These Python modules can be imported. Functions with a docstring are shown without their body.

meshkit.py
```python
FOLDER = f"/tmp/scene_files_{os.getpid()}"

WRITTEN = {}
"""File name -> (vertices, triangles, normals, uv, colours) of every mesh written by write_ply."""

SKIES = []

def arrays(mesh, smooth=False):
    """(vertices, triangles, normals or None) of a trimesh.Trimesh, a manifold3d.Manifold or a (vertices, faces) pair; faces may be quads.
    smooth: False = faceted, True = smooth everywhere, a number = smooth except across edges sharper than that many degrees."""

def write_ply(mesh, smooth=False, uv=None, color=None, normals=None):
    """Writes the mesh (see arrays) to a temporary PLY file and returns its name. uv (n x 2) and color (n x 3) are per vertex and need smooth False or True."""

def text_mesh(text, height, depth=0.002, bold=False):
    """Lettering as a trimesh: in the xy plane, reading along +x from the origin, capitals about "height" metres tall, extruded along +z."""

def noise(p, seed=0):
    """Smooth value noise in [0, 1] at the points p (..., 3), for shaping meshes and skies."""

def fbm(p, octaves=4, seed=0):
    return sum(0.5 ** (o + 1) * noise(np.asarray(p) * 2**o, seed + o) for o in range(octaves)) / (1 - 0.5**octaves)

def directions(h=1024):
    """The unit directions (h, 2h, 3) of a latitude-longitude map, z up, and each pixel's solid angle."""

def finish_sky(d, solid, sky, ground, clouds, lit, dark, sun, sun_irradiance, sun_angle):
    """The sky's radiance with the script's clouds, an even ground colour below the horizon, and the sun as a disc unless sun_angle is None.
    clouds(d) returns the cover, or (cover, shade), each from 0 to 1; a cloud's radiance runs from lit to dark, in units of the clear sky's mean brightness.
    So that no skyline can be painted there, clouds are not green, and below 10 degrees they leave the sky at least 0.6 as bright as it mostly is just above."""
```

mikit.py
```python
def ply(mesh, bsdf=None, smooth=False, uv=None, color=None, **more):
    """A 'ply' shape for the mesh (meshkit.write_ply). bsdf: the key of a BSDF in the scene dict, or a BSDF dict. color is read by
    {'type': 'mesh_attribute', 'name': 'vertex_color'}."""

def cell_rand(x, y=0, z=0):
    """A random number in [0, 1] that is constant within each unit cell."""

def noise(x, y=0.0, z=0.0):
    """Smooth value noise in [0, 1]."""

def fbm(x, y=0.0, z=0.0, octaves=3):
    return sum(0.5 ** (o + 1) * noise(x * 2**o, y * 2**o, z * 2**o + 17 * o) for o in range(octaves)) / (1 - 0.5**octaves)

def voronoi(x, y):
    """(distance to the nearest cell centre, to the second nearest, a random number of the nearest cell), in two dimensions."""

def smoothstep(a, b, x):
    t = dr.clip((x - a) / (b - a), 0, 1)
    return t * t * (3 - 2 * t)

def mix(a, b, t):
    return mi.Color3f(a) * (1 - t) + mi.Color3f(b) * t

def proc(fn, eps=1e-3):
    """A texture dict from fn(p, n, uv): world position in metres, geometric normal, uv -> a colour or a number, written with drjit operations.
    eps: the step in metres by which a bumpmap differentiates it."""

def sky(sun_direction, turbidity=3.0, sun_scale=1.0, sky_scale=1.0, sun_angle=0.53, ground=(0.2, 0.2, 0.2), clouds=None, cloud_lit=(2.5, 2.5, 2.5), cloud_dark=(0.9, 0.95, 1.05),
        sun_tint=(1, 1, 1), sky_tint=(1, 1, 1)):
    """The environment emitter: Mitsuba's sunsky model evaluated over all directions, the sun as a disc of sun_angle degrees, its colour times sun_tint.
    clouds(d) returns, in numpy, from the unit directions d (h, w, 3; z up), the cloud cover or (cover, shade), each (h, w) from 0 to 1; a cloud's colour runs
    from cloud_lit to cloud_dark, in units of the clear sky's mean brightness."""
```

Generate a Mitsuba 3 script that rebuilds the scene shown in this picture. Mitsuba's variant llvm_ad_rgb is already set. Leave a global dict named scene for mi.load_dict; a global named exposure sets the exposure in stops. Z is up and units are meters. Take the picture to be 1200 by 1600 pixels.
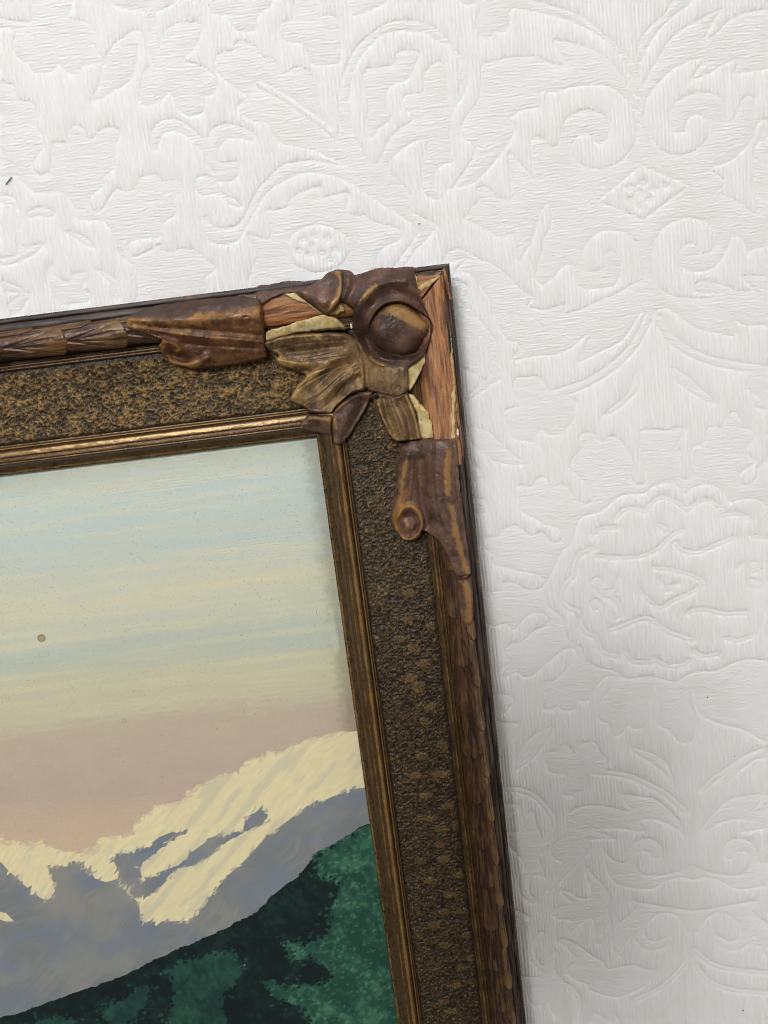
import math, numpy as np, trimesh, mitsuba as mi, drjit as dr, mikit, meshkit
import shapely
from shapely.geometry import Polygon, LineString
from scipy.interpolate import PchipInterpolator
from scipy.ndimage import distance_transform_edt as edt, gaussian_filter as blur, map_coordinates
from mikit import proc, noise, fbm, voronoi, cell_rand, smoothstep, mix

T = mi.ScalarTransform4f
scene, labels = {}, {}
# camera: a phone held above the table, looking down and a little towards the far end of the picture
scene['camera'] = {'type': 'perspective', 'fov': 53.05, 'fov_axis': 'x', 'near_clip': 0.01, 'far_clip': 50.0,
                   'to_world': T().look_at(origin=[-0.03373, -0.03263, 0.30159], target=[-0.03404, -0.08852, 0.00684], up=[0.12271, 0.97504, -0.18505])}
# light: one big window beyond the upper left, and the pale room all round
exposure = -0.1
def rect_light(key, at, to, w, h, rgb):
    scene[key] = {'type': 'rectangle', 'to_world': T().look_at(origin=at, target=to, up=[0, 0, 1]) @ T().scale([w / 2, h / 2, 1]),
                  'emitter': {'type': 'area', 'radiance': {'type': 'rgb', 'value': rgb}}}
    labels[key] = {'label': 'bright window beside the table, outside the picture', 'category': 'window'}
rect_light('window', [-0.47, 0.62, 1.70], [0.0, -0.08, 0.0], 0.48, 0.45, [36.0, 36.2, 36.4])
rect_light('window_002', [-0.20, 1.30, 0.72], [0.0, -0.05, 0.0], 1.0, 0.7, [4.6, 4.65, 4.7])
labels['window_002']['label'] = 'wide window beyond the far edge of the table, outside the picture'
rect_light('window_001', [1.6, -0.25, 0.62], [0.0, -0.15, 0.0], 1.1, 0.8, [2.3, 2.1, 1.85])
labels['window_001']['label'] = 'dim window across the room to the right, outside the picture'
scene['room_light'] = {'type': 'constant', 'radiance': {'type': 'rgb', 'value': [0.14, 0.128, 0.113]}}

MM = 0.001
rng = np.random.default_rng(7)
# outlines in millimetres on the cloth: (1 = satin, 0 = plain weave, width of a stroke or 0, points)
CLOTH = [
 (1, 0, [(-155.7,104.8),(-140.5,101.4),(-136.1,101.8),(-133,115.3),(-119.4,113.8),(-121.3,103.8),(-123.4,100.5),(-116.5,98.3),(-115,95.3),(-115.2,89.6),(-114,84.9),(-120.8,84.4),(-122.1,82.4),(-125.3,81.5),(-127.3,83.2),(-129.5,85.6),(-132.2,83.8),(-136,83.2),(-139.5,84.4),(-140.7,87.3),(-144.2,90.2),(-144.2,94.8),(-142.3,98.3),(-147.7,99.6),(-156.6,100.6)]),
 (1, 0, [(-99.5,94.1),(-107.1,91.4),(-111,88.5),(-114.2,84.3),(-116.5,78.2),(-120.6,72.3),(-112.6,74.3),(-106.3,77),(-102.7,81.3),(-100.6,88)]),
 (1, 0, [(-95.9,98.9),(-97.5,88.7),(-96.9,82.7),(-99.9,80.1),(-102.6,74.5),(-103.6,69.9),(-100.4,68.6),(-96,69.4),(-92.1,72),(-91,68.9),(-89.3,65.2),(-85.5,63.3),(-81.1,64.3),(-79.6,69.3),(-75.7,70.1),(-75,75.6),(-78.6,79.4),(-82.5,81.1),(-85.7,82.3),(-85.7,82.3),(-81.4,84.8),(-78.1,89),(-77.2,93.1),(-80.7,94.3),(-87.1,94.2),(-90.9,92.1),(-93,87.8),(-93.7,87.8),(-92.7,97.7)]),
 (1, 0, [(-108.8,112.6),(-107.7,103.9),(-104.1,101.5),(-96.5,99.2),(-92.5,98.5),(-88,99.7),(-84,101.7),(-79.9,109.4)]),
 (1, 0, [(-73.3,108.7),(-73.3,97.4),(-72,95.4),(-67.1,94.6),(-65.6,89.9),(-58.7,88.7),(-57.2,92.5),(-54.3,94.8),(-51.6,96),(-49.7,106)]),
 (1, 0, [(-49.5,89.9),(-47.1,91.1),(-44.6,91),(-43.8,96.1),(-40.1,102.9),(-35.2,102.4),(-35.4,91.1),(-33.8,91.1),(-31.5,91.2),(-28.8,89.3),(-28.5,83),(-28.9,77.8),(-30.2,75.1),(-34.9,74.6),(-39.4,75.3),(-41.3,78.5),(-42.4,82.4),(-46.4,83.3),(-49.5,85.3)]),
 (1, 0, [(-23.1,103),(-24,90.8),(-20.2,90),(-14.3,91.4),(-10.6,93.4),(-8.1,101.4)]),
 (1, 0, [(-73.7,82.2),(-70.1,83.3),(-67.1,83.6),(-66.3,85.6),(-63.9,86.1),(-59,83.9),(-57.2,80.3),(-53.2,79),(-51.1,74.3),(-48.8,74.3),(-46.3,75.5),(-43,74.7),(-39.9,72),(-39.4,67.2),(-38.7,63.9),(-38.6,59.6),(-35.1,52.5),(-31.5,47.2),(-24,41.5),(-18.5,38.2),(-27.8,39.3),(-36.8,43),(-41.2,45.7),(-46.7,48.1),(-54.6,50.5),(-57.6,54.2),(-58.3,57.5),(-63.9,59.3),(-68.7,63.1),(-68,65.8),(-64.9,67.6),(-68,70.5),(-72,74.2),(-74.5,77.6)]),
 (0, 1.7, [(-59.7,71.3),(-52.3,66.6),(-45,60.6),(-38.7,55.1),(-34.4,50.6)]),
 (1, 0, [(-35.8,41.5),(-39.2,42.6),(-43.8,43.8),(-49.7,44.2),(-55.2,43.6),(-61,39.8),(-66.4,35.3),(-71.8,28),(-74.7,25),(-79.6,24.2),(-83.9,25.6),(-84.8,28.9),(-86.7,28.9),(-88.1,26.5),(-87.2,21.9),(-85.2,19.3),(-79.9,17.8),(-75.3,19.3),(-71.6,23.2),(-67.3,29.1),(-62.3,34.3),(-56.6,37.3),(-49.2,39.3),(-44.4,39.2),(-37.6,37.3),(-32,34.4),(-25.5,29.8),(-19.9,26.5),(-10.8,22.4),(-10.1,28.7),(-18.5,38.2),(-27.7,40.1)]),
 (1, 0, [(-34.6,50.4),(-33.2,52.5),(-32.6,58.9),(-31.4,66.3),(-28.1,73.4),(-23.9,79.3),(-18.8,82.9),(-12.7,85.8),(-6.8,86.6),(-1.2,85.9),(4.3,83.4),(8.5,79.8),(12.5,74.1),(14.9,70.2),(15.9,65.6),(13.3,59.1),(8.9,54.6),(8.9,54.6),(10.1,57.3),(12.7,64.5),(12.6,69.9),(9.3,76.2),(5.3,78.3),(1.1,81.3),(-4.6,82.6),(-13.1,82.5),(-18.9,78.7),(-23.3,74.6),(-26.4,69),(-28.1,62.7),(-28.1,55.6),(-27.1,48.5),(-24,41.5),(-29.7,43.2)]),
 (1, 0, [(-22.3,70),(-20.1,72.3),(-14.3,72.3),(-10.8,72.5),(-9.3,75.9),(-5.7,76.8),(-1.2,75.7),(-1.1,74),(-3.6,70.6),(-5.6,67.2),(-12.4,65.2),(-14.4,62.2),(-14.9,57.5),(-13.7,54.6),(-16.8,52.3),(-19.2,51.5),(-19.9,49.4),(-23.2,49.3),(-23.3,54.6),(-21.5,59.2),(-22.4,65.3)]),
 (1, 0, [(-18.6,43.1),(-17.1,46),(-14.9,48.6),(-11,51),(-6,53.5),(-9.1,57.7),(-9,60.5),(-6.9,62.4),(-1.5,62.3),(-0.5,67.5),(2.2,70.6),(6,71.7),(7.2,67.9),(8.1,60.7),(8.7,55.3),(6.8,45.6),(7,41.2),(7.5,37.4),(3.2,36.5),(0.5,34.2),(-0.4,30.2),(1.1,26.3),(2.9,24.7),(-0.9,24.9),(-4.3,26.9),(-5.4,30.4),(-4.7,35.9),(-3.4,41.3),(-1,46.3),(-1,46.3),(-5.8,45.6),(-10.7,43.7),(-15.4,40.5),(-17.2,36.7),(-19.4,34.7),(-22,38.1)]),
 (1, 0, [(-28.7,32.2),(-19.7,28),(-10.8,22.4),(-1.4,16.3),(-1.5,15.2),(-4.8,11.7),(-10.1,7.7),(-15.6,1.8),(-20.5,1.3),(-16.3,6.1),(-9.3,14.5),(-14.6,20.6),(-20.1,24.7),(-25.5,29.4)]),
 (1, 0, [(-63.3,28.6),(-56.7,28.5),(-53.8,32),(-48.7,33.9),(-42.7,34.7),(-42.8,30.3),(-39.6,31),(-33.1,31.4),(-32.4,29.9),(-33.6,24.2),(-27.5,22.8),(-25.8,21),(-20.9,18.6),(-15.1,16.1),(-15.1,12.2),(-21.9,10),(-24.9,5.3),(-23.6,-4.2),(-71.7,0.3),(-69.3,12.9),(-71.1,17.2),(-71.9,21.2),(-64.1,18.7),(-63.7,24.8)]),
 (0, 0, [(-57.6,14),(-55.5,18.1),(-51.4,20.4),(-45.3,20.8),(-39.6,19),(-35.7,15.8),(-34.8,11.3),(-37.3,7.2),(-41.9,5),(-48,4.5),(-53.3,6.6),(-56.7,10)]),
 (1, 0, [(-53.1,16.7),(-51.3,17.6),(-49.8,16.3),(-51.6,15.4)]),
 (1, 0, [(-48.4,17.5),(-46.8,18.5),(-45.6,17.2),(-47.1,16.2)]),
 (1, 0, [(-44,16.1),(-42.2,17),(-40.7,15.7),(-42.5,14.8)]),
 (1, 0, [(-55.1,12.8),(-53.3,13.7),(-51.8,12.4),(-53.6,11.5)]),
 (1, 0, [(-51.7,11.2),(-49.6,12.1),(-47.9,10.8),(-50,9.9)]),
 (1, 0, [(-46.7,11.1),(-45.1,12.1),(-43.8,10.8),(-45.4,9.8)]),
 (1, 0, [(-41.8,11.4),(-40,12.4),(-38.4,11.1),(-40.3,10.1)]),
 (1, 0, [(-43.6,8.4),(-42,9.4),(-40.8,8.1),(-42.4,7.1)]),
 (1, 0, [(-49.8,14.2),(-48.5,15.2),(-47.5,14),(-48.8,13)]),
 (1, 0, [(-63.8,55.3),(-68.7,58.3),(-73.2,59.9),(-78.5,58.8),(-81.6,55.6),(-84.1,53.3),(-83.7,48.4),(-81.2,43.7),(-80.5,40.7),(-75.2,39.7),(-71.5,41.9),(-70.9,45.8),(-73.6,46.8),(-77.6,47),(-77.8,49.9),(-76.8,52),(-74.1,54.1),(-69.4,54),(-64.9,52.4)]),
 (1, 0, [(-88.2,41.2),(-86.5,43.2),(-83.6,43.3),(-80.7,40.8),(-79.2,36.8),(-74.9,34),(-71.9,30.5),(-76.5,31.5),(-80.6,35.8),(-84.1,36.2),(-86.3,35.8),(-88.5,38.3)]),
 (1, 0, [(-102,56.7),(-100.9,60.3),(-97.6,63.1),(-92.8,63.9),(-88.1,61.6),(-85.1,58.4),(-81.1,54.3),(-81.3,45.9),(-83.4,50.6),(-86.9,54.9),(-89.9,57.9),(-93.7,59),(-97.1,58.3),(-99.1,55),(-101.2,53.5)]),
 (1, 0, [(-160.4,83.6),(-148.1,81.8),(-146.3,79.5),(-145.8,76.2),(-141.5,74.7),(-140.2,70.6),(-141.4,67.1),(-139.7,63.2),(-141,59),(-144.1,55.4),(-145.5,53),(-144.1,50.6),(-141.8,50.5),(-139.5,52.3),(-137.9,58),(-137,60.3),(-133.5,60.3),(-131.6,60.1),(-129.6,64.7),(-127.1,65.5),(-125,64.1),(-123.8,60.7),(-122.2,60.6),(-118.1,63.3),(-113.5,63),(-111.9,60.5),(-114.8,56),(-115.8,50.8),(-115.6,49.5),(-120.6,46.7),(-121.4,43.9),(-126.5,40.7),(-127.6,38.4),(-126.4,36),(-123.3,36.3),(-118.8,41.4),(-116.9,42.3),(-111.7,41.2),(-106.9,45.6),(-101.4,45.6),(-99.5,42.9),(-93.7,42.7),(-92.8,40.6),(-93.7,38.5),(-96.7,35.9),(-96.6,30.9),(-102.4,28.2),(-103.4,23.8),(-110.1,23.7),(-115,23.3),(-116.6,21.2),(-115.4,18.3),(-111,19),(-104.6,21.2),(-103.1,18.7),(-93,18.4),(-87.9,13.2),(-85.3,11.3),(-86.1,9.1),(-90.1,6.8),(-91.5,1.5),(-116.8,-0.1),(-116,4.5),(-115.6,9.1),(-116,14.9),(-119.6,17.7),(-120.9,21.3),(-121,25.9),(-123.2,30.7),(-126.5,32.2),(-133,33),(-133.3,36.4),(-135.4,41.1),(-138.4,43.7),(-145.5,43.9),(-148.6,46),(-151.4,49.7),(-153.5,51),(-158.2,50.9),(-167.4,52)]),
 (1, 0, [(-151.6,37.4),(-147.7,39.2),(-143,38.6),(-140.7,36.1),(-143.7,35.1),(-147.1,36.4),(-150.3,35.9)]),
 (1, 0, [(-138.9,29.8),(-134.2,29),(-130.1,25.8),(-128.4,22.2),(-131.7,23.7),(-134.8,26.4)]),
 (1, 0, [(-166.3,46.3),(-156,44.4),(-153.8,41.5),(-153.5,35.4),(-155.7,27),(-146.7,26.6),(-152.3,22.7),(-160,20.4),(-171.8,21.3),(-171.3,23.6),(-159.3,23.5),(-157.2,26.7),(-155.5,36.7),(-156.9,41.4),(-167,43)]),
 (1, 0, [(-141.2,12.1),(-139.1,14.2),(-136.5,15.1),(-133.5,14.3),(-134.4,10.9),(-136.3,8.8),(-133.7,7.1),(-134.8,3.9),(-144.1,3.6),(-146.6,5.8),(-147.8,9.4),(-149,13.1),(-147.6,17.5),(-145.3,19.1),(-145.4,15)]),
 (1, 0, [(-129.7,15.4),(-126.4,13.9),(-122.3,9.9),(-122.6,4.1),(-125.1,3.7),(-124.9,8.6),(-127.8,12.4)]),
 (1, 0, [(-165.4,6.2),(-159.9,9.3),(-155,9.6),(-158.2,6),(-162.5,2.5),(-167.3,3.1)]),
 (1, 0, [(-172.6,17.7),(-165.8,15.8),(-159.2,12.4),(-157.5,9.4),(-162.1,10.5),(-173.5,13.7)]),
 (1, 0, [(11.7,99.2),(15.3,89.5),(22,88.1),(20.5,84.7),(19.7,80.7),(22.1,77.2),(25.1,76.9),(26.2,78.9),(30.3,78.4),(32.4,81.3),(33.2,85.4),(42.3,83.3),(49,81.1),(55.7,78.1),(63.4,73.2),(70,67.2),(73.2,61.9),(74.3,54.2),(77.2,51.7),(77.7,60.3),(74.5,64.9),(69.1,70.9),(62.5,76.9),(56,81.8),(44.8,86.4),(33.7,90.9),(32,96.9)]),
 (1, 0, [(21.3,68.9),(27.2,69.9),(34.7,70.3),(40.6,69.4),(45.5,66.7),(50.6,65.5),(48.2,71.1),(47.3,74),(55.2,72),(62,68.9),(67.5,64.2),(71.8,58.8),(74.8,49.8),(76.7,43.1),(78.3,29.6),(51.6,23.7),(17.8,20.9),(4.1,27),(6.1,28.4),(8.1,31.1),(12.9,36.1),(15.6,41.8),(11.2,45.1),(11.4,49.5),(13.9,52.9),(17.8,56.8),(19.3,60.5),(20.2,64.7)]),
 (1, 0, [(37.9,45.3),(53.4,47.9),(77,47.4),(86.4,47.4),(100.7,51.2),(119.4,46.9),(133.5,45.3),(131.9,-25.2),(109.9,-20.2),(72.7,-25.3),(43.7,-17),(36.7,-11.4),(25.7,1.6),(8.3,17.5),(9.4,20.8),(12.6,22),(8.8,26.5),(27.9,26.5)]),
 (0, 0, [(40.7,56.8),(47,56.3),(54.1,57.4),(63.5,56.8),(69.1,53.7),(73.5,48.9),(75.3,43.2),(74.7,37.1),(70.1,31.4),(63.9,29),(58,29.3),(53,32.1),(51.1,35.4),(52,38.9),(54.8,40.8),(58.1,40.4),(58.7,38.5),(62.1,37),(64.8,38.9),(65.6,43.2),(62.8,47.5),(57.1,49.5),(51.1,48.2),(48,44.8),(46.1,38.9),(43.2,38.6),(41.1,41.7),(36.9,42.2),(35.6,37.9),(36.1,32.3),(37.1,28.1),(33.2,32.2),(28.9,37.6),(27.7,37.7),(27.5,29.9),(28.3,23.1),(26.3,21.9),(22.8,23),(18.4,27.2),(14.8,26.9),(15.2,23.5),(11.8,20.2),(8.8,17.4),(3,16.9),(1,20.6),(2.9,27.2),(12.6,28.5),(17.6,31.3),(22.8,35.6),(28,40.8),(31.6,46.5),(29.3,49.2),(33.7,51.7),(40.3,52.1)]),
 (1, 0, [(77.1,65.7),(78.3,70.5),(83.2,75.2),(89.3,79.9),(93.7,90),(101.2,89.2),(97.4,80.5),(92.6,77.7),(86.6,73.5),(82.4,69.1),(78.9,64),(77.4,62.5)]),
 (1, 0, [(77.3,52.8),(79.9,57.9),(83.7,62.8),(87.5,67.7),(91.8,71.5),(98.2,74.3),(106.4,77),(108.3,77),(105.9,74.1),(102.6,69.2),(101.4,67.8),(106.2,69.8),(110.9,73.5),(117.9,75.2),(134.1,73.8),(133.7,54.4),(118.5,55.2),(112.6,54.6),(110.2,54),(113.9,59.4),(109.2,58.9),(103.3,56.3),(96.2,55),(99.9,59.9),(102.3,61.1),(96.5,61.4),(90.5,59.3),(85.7,56.2),(80.7,51.3),(78.8,46.8),(76.9,46.3)]),
 (0, 0, [(78.7,45.5),(80.7,50.9),(85.7,55.7),(90.5,58.8),(97.6,61),(100.7,61.1),(96.2,55),(103.3,56.3),(110.4,58.7),(112.6,54.6),(119.6,55.1),(133.7,54.4),(133.4,40.9),(119.1,39.3),(119.4,46.9),(114.6,46.4),(112.1,41.2),(109.2,39.3),(108.9,44.8),(105.3,49.2),(98.3,50.8),(91.7,50.1),(87.9,44),(87.8,38.5),(91.1,37.4),(93.5,37.8),(93.6,40),(95.6,42.4),(99.1,42.7),(101.8,39.1),(101.2,34.7),(96.2,30.9),(90.2,30.2),(84.4,32.7),(81.1,37),(79,41.7)]),
 (1, 0, [(112.1,41.2),(115.1,44.8),(118.9,47),(119.1,39.3),(115.6,38.6)]),
 (0, 0, [(60.1,17.5),(60.1,17.5),(76.3,27.6),(76.3,27.6),(93.3,18.9),(93.3,18.9),(75.9,9.1),(75.9,9.1)]),
 (1, 0, [(69.6,20.9),(71.9,21.8),(73.9,20.4),(71.7,19.6)]),
 (1, 0, [(74.7,21.9),(76.7,22.8),(78.5,21.5),(76.6,20.6)]),
 (1, 0, [(73.1,18.5),(75.3,19.4),(77.4,18),(75.2,17.1)]),
 (1, 0, [(78.7,19.2),(80.6,20.1),(82.5,18.8),(80.5,17.9)]),
 (1, 0, [(77,15.8),(78.8,16.7),(80.4,15.4),(78.6,14.4)]),
 (1, 0, [(70.1,16.6),(71.6,17.5),(73,16.3),(71.5,15.3)]),
 (1, 0, [(83.5,20),(85,21),(86.4,19.7),(84.9,18.7)]),
 (1, 0, [(73.8,13.9),(75,14.9),(76.2,13.6),(74.9,12.6)]),
 (0, 0, [(102.4,23.7),(107.9,25),(114,28.1),(118.5,32.7),(120.2,36.9),(122.6,37.8),(120.8,32.5),(118.3,27.2),(117.9,13.7),(118.6,6.3),(112.2,11),(106.3,14.4),(103.4,14.7),(106.4,16.6),(107.2,19.5)]),
 (0, 0, [(52.6,-2.8),(53.6,1.8),(58.8,5.8),(64.8,6),(70.7,3.2),(74,-3),(75,-11.3),(74,-15.9),(70.5,-20.2),(63,-22.2),(55.6,-22),(45.7,-22),(41.1,-17.9),(33.9,-15.8),(35.8,-11.3),(41.4,-7.8),(44.1,-5.3),(47.8,-4.5),(48.5,-8.6),(50.1,-12.6),(56.1,-14.5),(62.3,-14.5),(65.6,-11.6),(66.9,-7.5),(66.1,-3.7),(63.7,-0.8),(60.7,-1.9),(60.4,-6),(57.3,-7.5),(54.2,-6.7)]),
 (0, 0, [(79.2,-4.8),(79.7,-0.2),(82.9,4.1),(87.9,6.5),(93.4,7),(98.7,5),(102.2,1.4),(102.5,-2.9),(99.9,-6),(96.5,-5.2),(94.7,-1.9),(91.1,-2),(88.5,-4.7),(88.3,-9.3),(93,-12.3),(100.4,-12.4),(104.1,-10.1),(108,-4.7),(109.4,-1.3),(113,-2.9),(115.2,-9),(117.7,-7),(132.3,-7.6),(132.1,-17.6),(112.5,-15.8),(116.8,-21.5),(109.9,-20.2),(101.4,-16.8),(95.8,-16.1),(93.9,-19.5),(101.2,-22),(92.6,-21.9),(85.3,-19.6),(80.6,-16),(78.9,-11.8)]),
 (0, 0, [(37.8,15.6),(40.9,18.2),(41.5,11.3),(38.3,7.1),(36.6,1.5),(33.5,-6.3),(29.7,-8.2),(27.7,-3.3),(31.1,2.1),(34.7,7.5)]),
 (0, 0, [(8.7,16.3),(13.5,14.1),(21.5,8.6),(26.3,8.9),(28,6),(27,0.3),(23.3,1.9),(17.9,2),(19.9,5.1),(15.4,8.8),(10.8,10.8),(8.2,11.7)]),
 (1, 0, [(-1,2),(1.8,5.6),(4.8,6.8),(7.7,6),(11.3,3.8),(14,1.1),(8.8,2.7),(3.8,1.9)]),
 (1, 0, [(2.3,-3.1),(7.5,1.9),(13.1,2.2),(18.7,-0.6),(23.4,-4.7),(26.7,-9.1),(29.8,-12),(32.8,-14.5),(30.4,-17.1),(33.7,-18.7),(37.8,-19.2),(44.8,-17.9),(44.3,-21.4),(50.3,-20.7),(57.1,-18.6),(63.3,-17),(69.6,-14.2),(74.6,-12.9),(78.2,-14.7),(85.3,-19.6),(91.4,-21.5),(101.2,-22.2),(101.4,-17.3),(107.4,-19.9),(113.5,-21.6),(132,-23.5),(131.7,-36),(119.3,-35.7),(111.9,-34.3),(108.2,-32),(109.3,-38.1),(101.9,-36.5),(94.5,-33.9),(87.3,-28.2),(81.4,-22.7),(78.5,-18.3),(76.8,-18.1),(74,-23),(69.9,-29.7),(64.6,-35.2),(58.2,-37.5),(51.9,-39.7),(48.3,-40.5),(51,-34.7),(52.5,-30.5),(48.6,-33.2),(43.4,-36.2),(37.1,-36.9),(29.7,-36.5),(23.4,-37.5),(22.3,-36.1),(25.6,-31.7),(21.6,-29.5),(20.5,-28.6),(17.4,-22.2),(15.7,-13.7),(13.6,-9.9),(11.5,-6.1),(10,-4),(6.3,-2.2)]),
 (1, 0, [(-1.8,-5.7),(7.8,-6.8),(8.1,-11.6),(7.8,-14.6),(9.6,-18.2),(12.5,-21.6),(15.3,-25.6),(16.9,-29.4),(17.8,-35.6),(17.9,-42.9),(14,-44.9),(10,-47.4),(6,-49.4),(1.3,-51.3),(-0.3,-50.1),(7.7,-45.4),(8.8,-41.3),(6.9,-40.4),(2.2,-37.3),(-2.3,-33.1)]),
 (0, 0, [(9.4,-40.2),(9.2,-34.5),(10.8,-26.2),(12.8,-31.3),(12.9,-39.9),(11.1,-43.3)]),
 (1, 3.2, [(77.7,-24),(73,-32.5),(68.1,-38.7),(60.3,-44.4),(49.9,-49.3),(38.4,-51.6)]),
 (1, 3.2, [(79.9,-28.5),(83.3,-35),(90.4,-41.5),(99,-46.2),(108.8,-49.6),(125,-53.5)]),
 (1, 0, [(55.8,-62.5),(60.6,-58.6),(65.9,-55),(69.3,-48),(70.6,-47.6),(71,-53.1),(67,-57.6),(60.4,-61.8)]),
 (1, 0, [(83.4,-46.7),(88.8,-50.1),(94,-55.2),(101.3,-63.6),(96.3,-62),(88.5,-56),(84.9,-52.3)]),
 (1, 0, [(112.9,-57),(114.2,-54.7),(117.5,-53.3),(131.3,-54.3),(131,-69.2),(115.8,-66.9),(118.5,-63.9),(113.5,-60.1)]),
 (1, 0, [(22.2,-44.9),(24.6,-43.5),(27.1,-43.8),(31.1,-43.8),(33.9,-46.1),(35.4,-49.5),(36.5,-50.6),(45.7,-55),(44.5,-58.6),(44.4,-62.4),(41.1,-66.2),(39.2,-68),(33.4,-67.3),(31.6,-65.1),(29.6,-66.9),(28.1,-69.7),(24.4,-68.7),(19.5,-66.9),(18.2,-61.6),(17,-57.7),(18,-55.4),(24.4,-54.1),(22.2,-50.4)]),
 (1, 0, [(1.8,-60.9),(6.1,-60.9),(10.9,-63.3),(15.5,-68.4),(20.1,-73.8),(24.4,-77.7),(18.5,-77.7),(12.3,-75.4),(6.4,-70.8),(3,-66.6)]),
 (1, 0, [(-0.1,-72.1),(3.9,-75.1),(6.2,-78),(7.2,-81.5),(4.8,-82.2),(0.2,-81.6)]),
 (1, 0, [(-0.4,-88),(5.9,-89.6),(7.4,-92.4),(5.8,-95.6),(0.3,-94.1)]),
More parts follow.
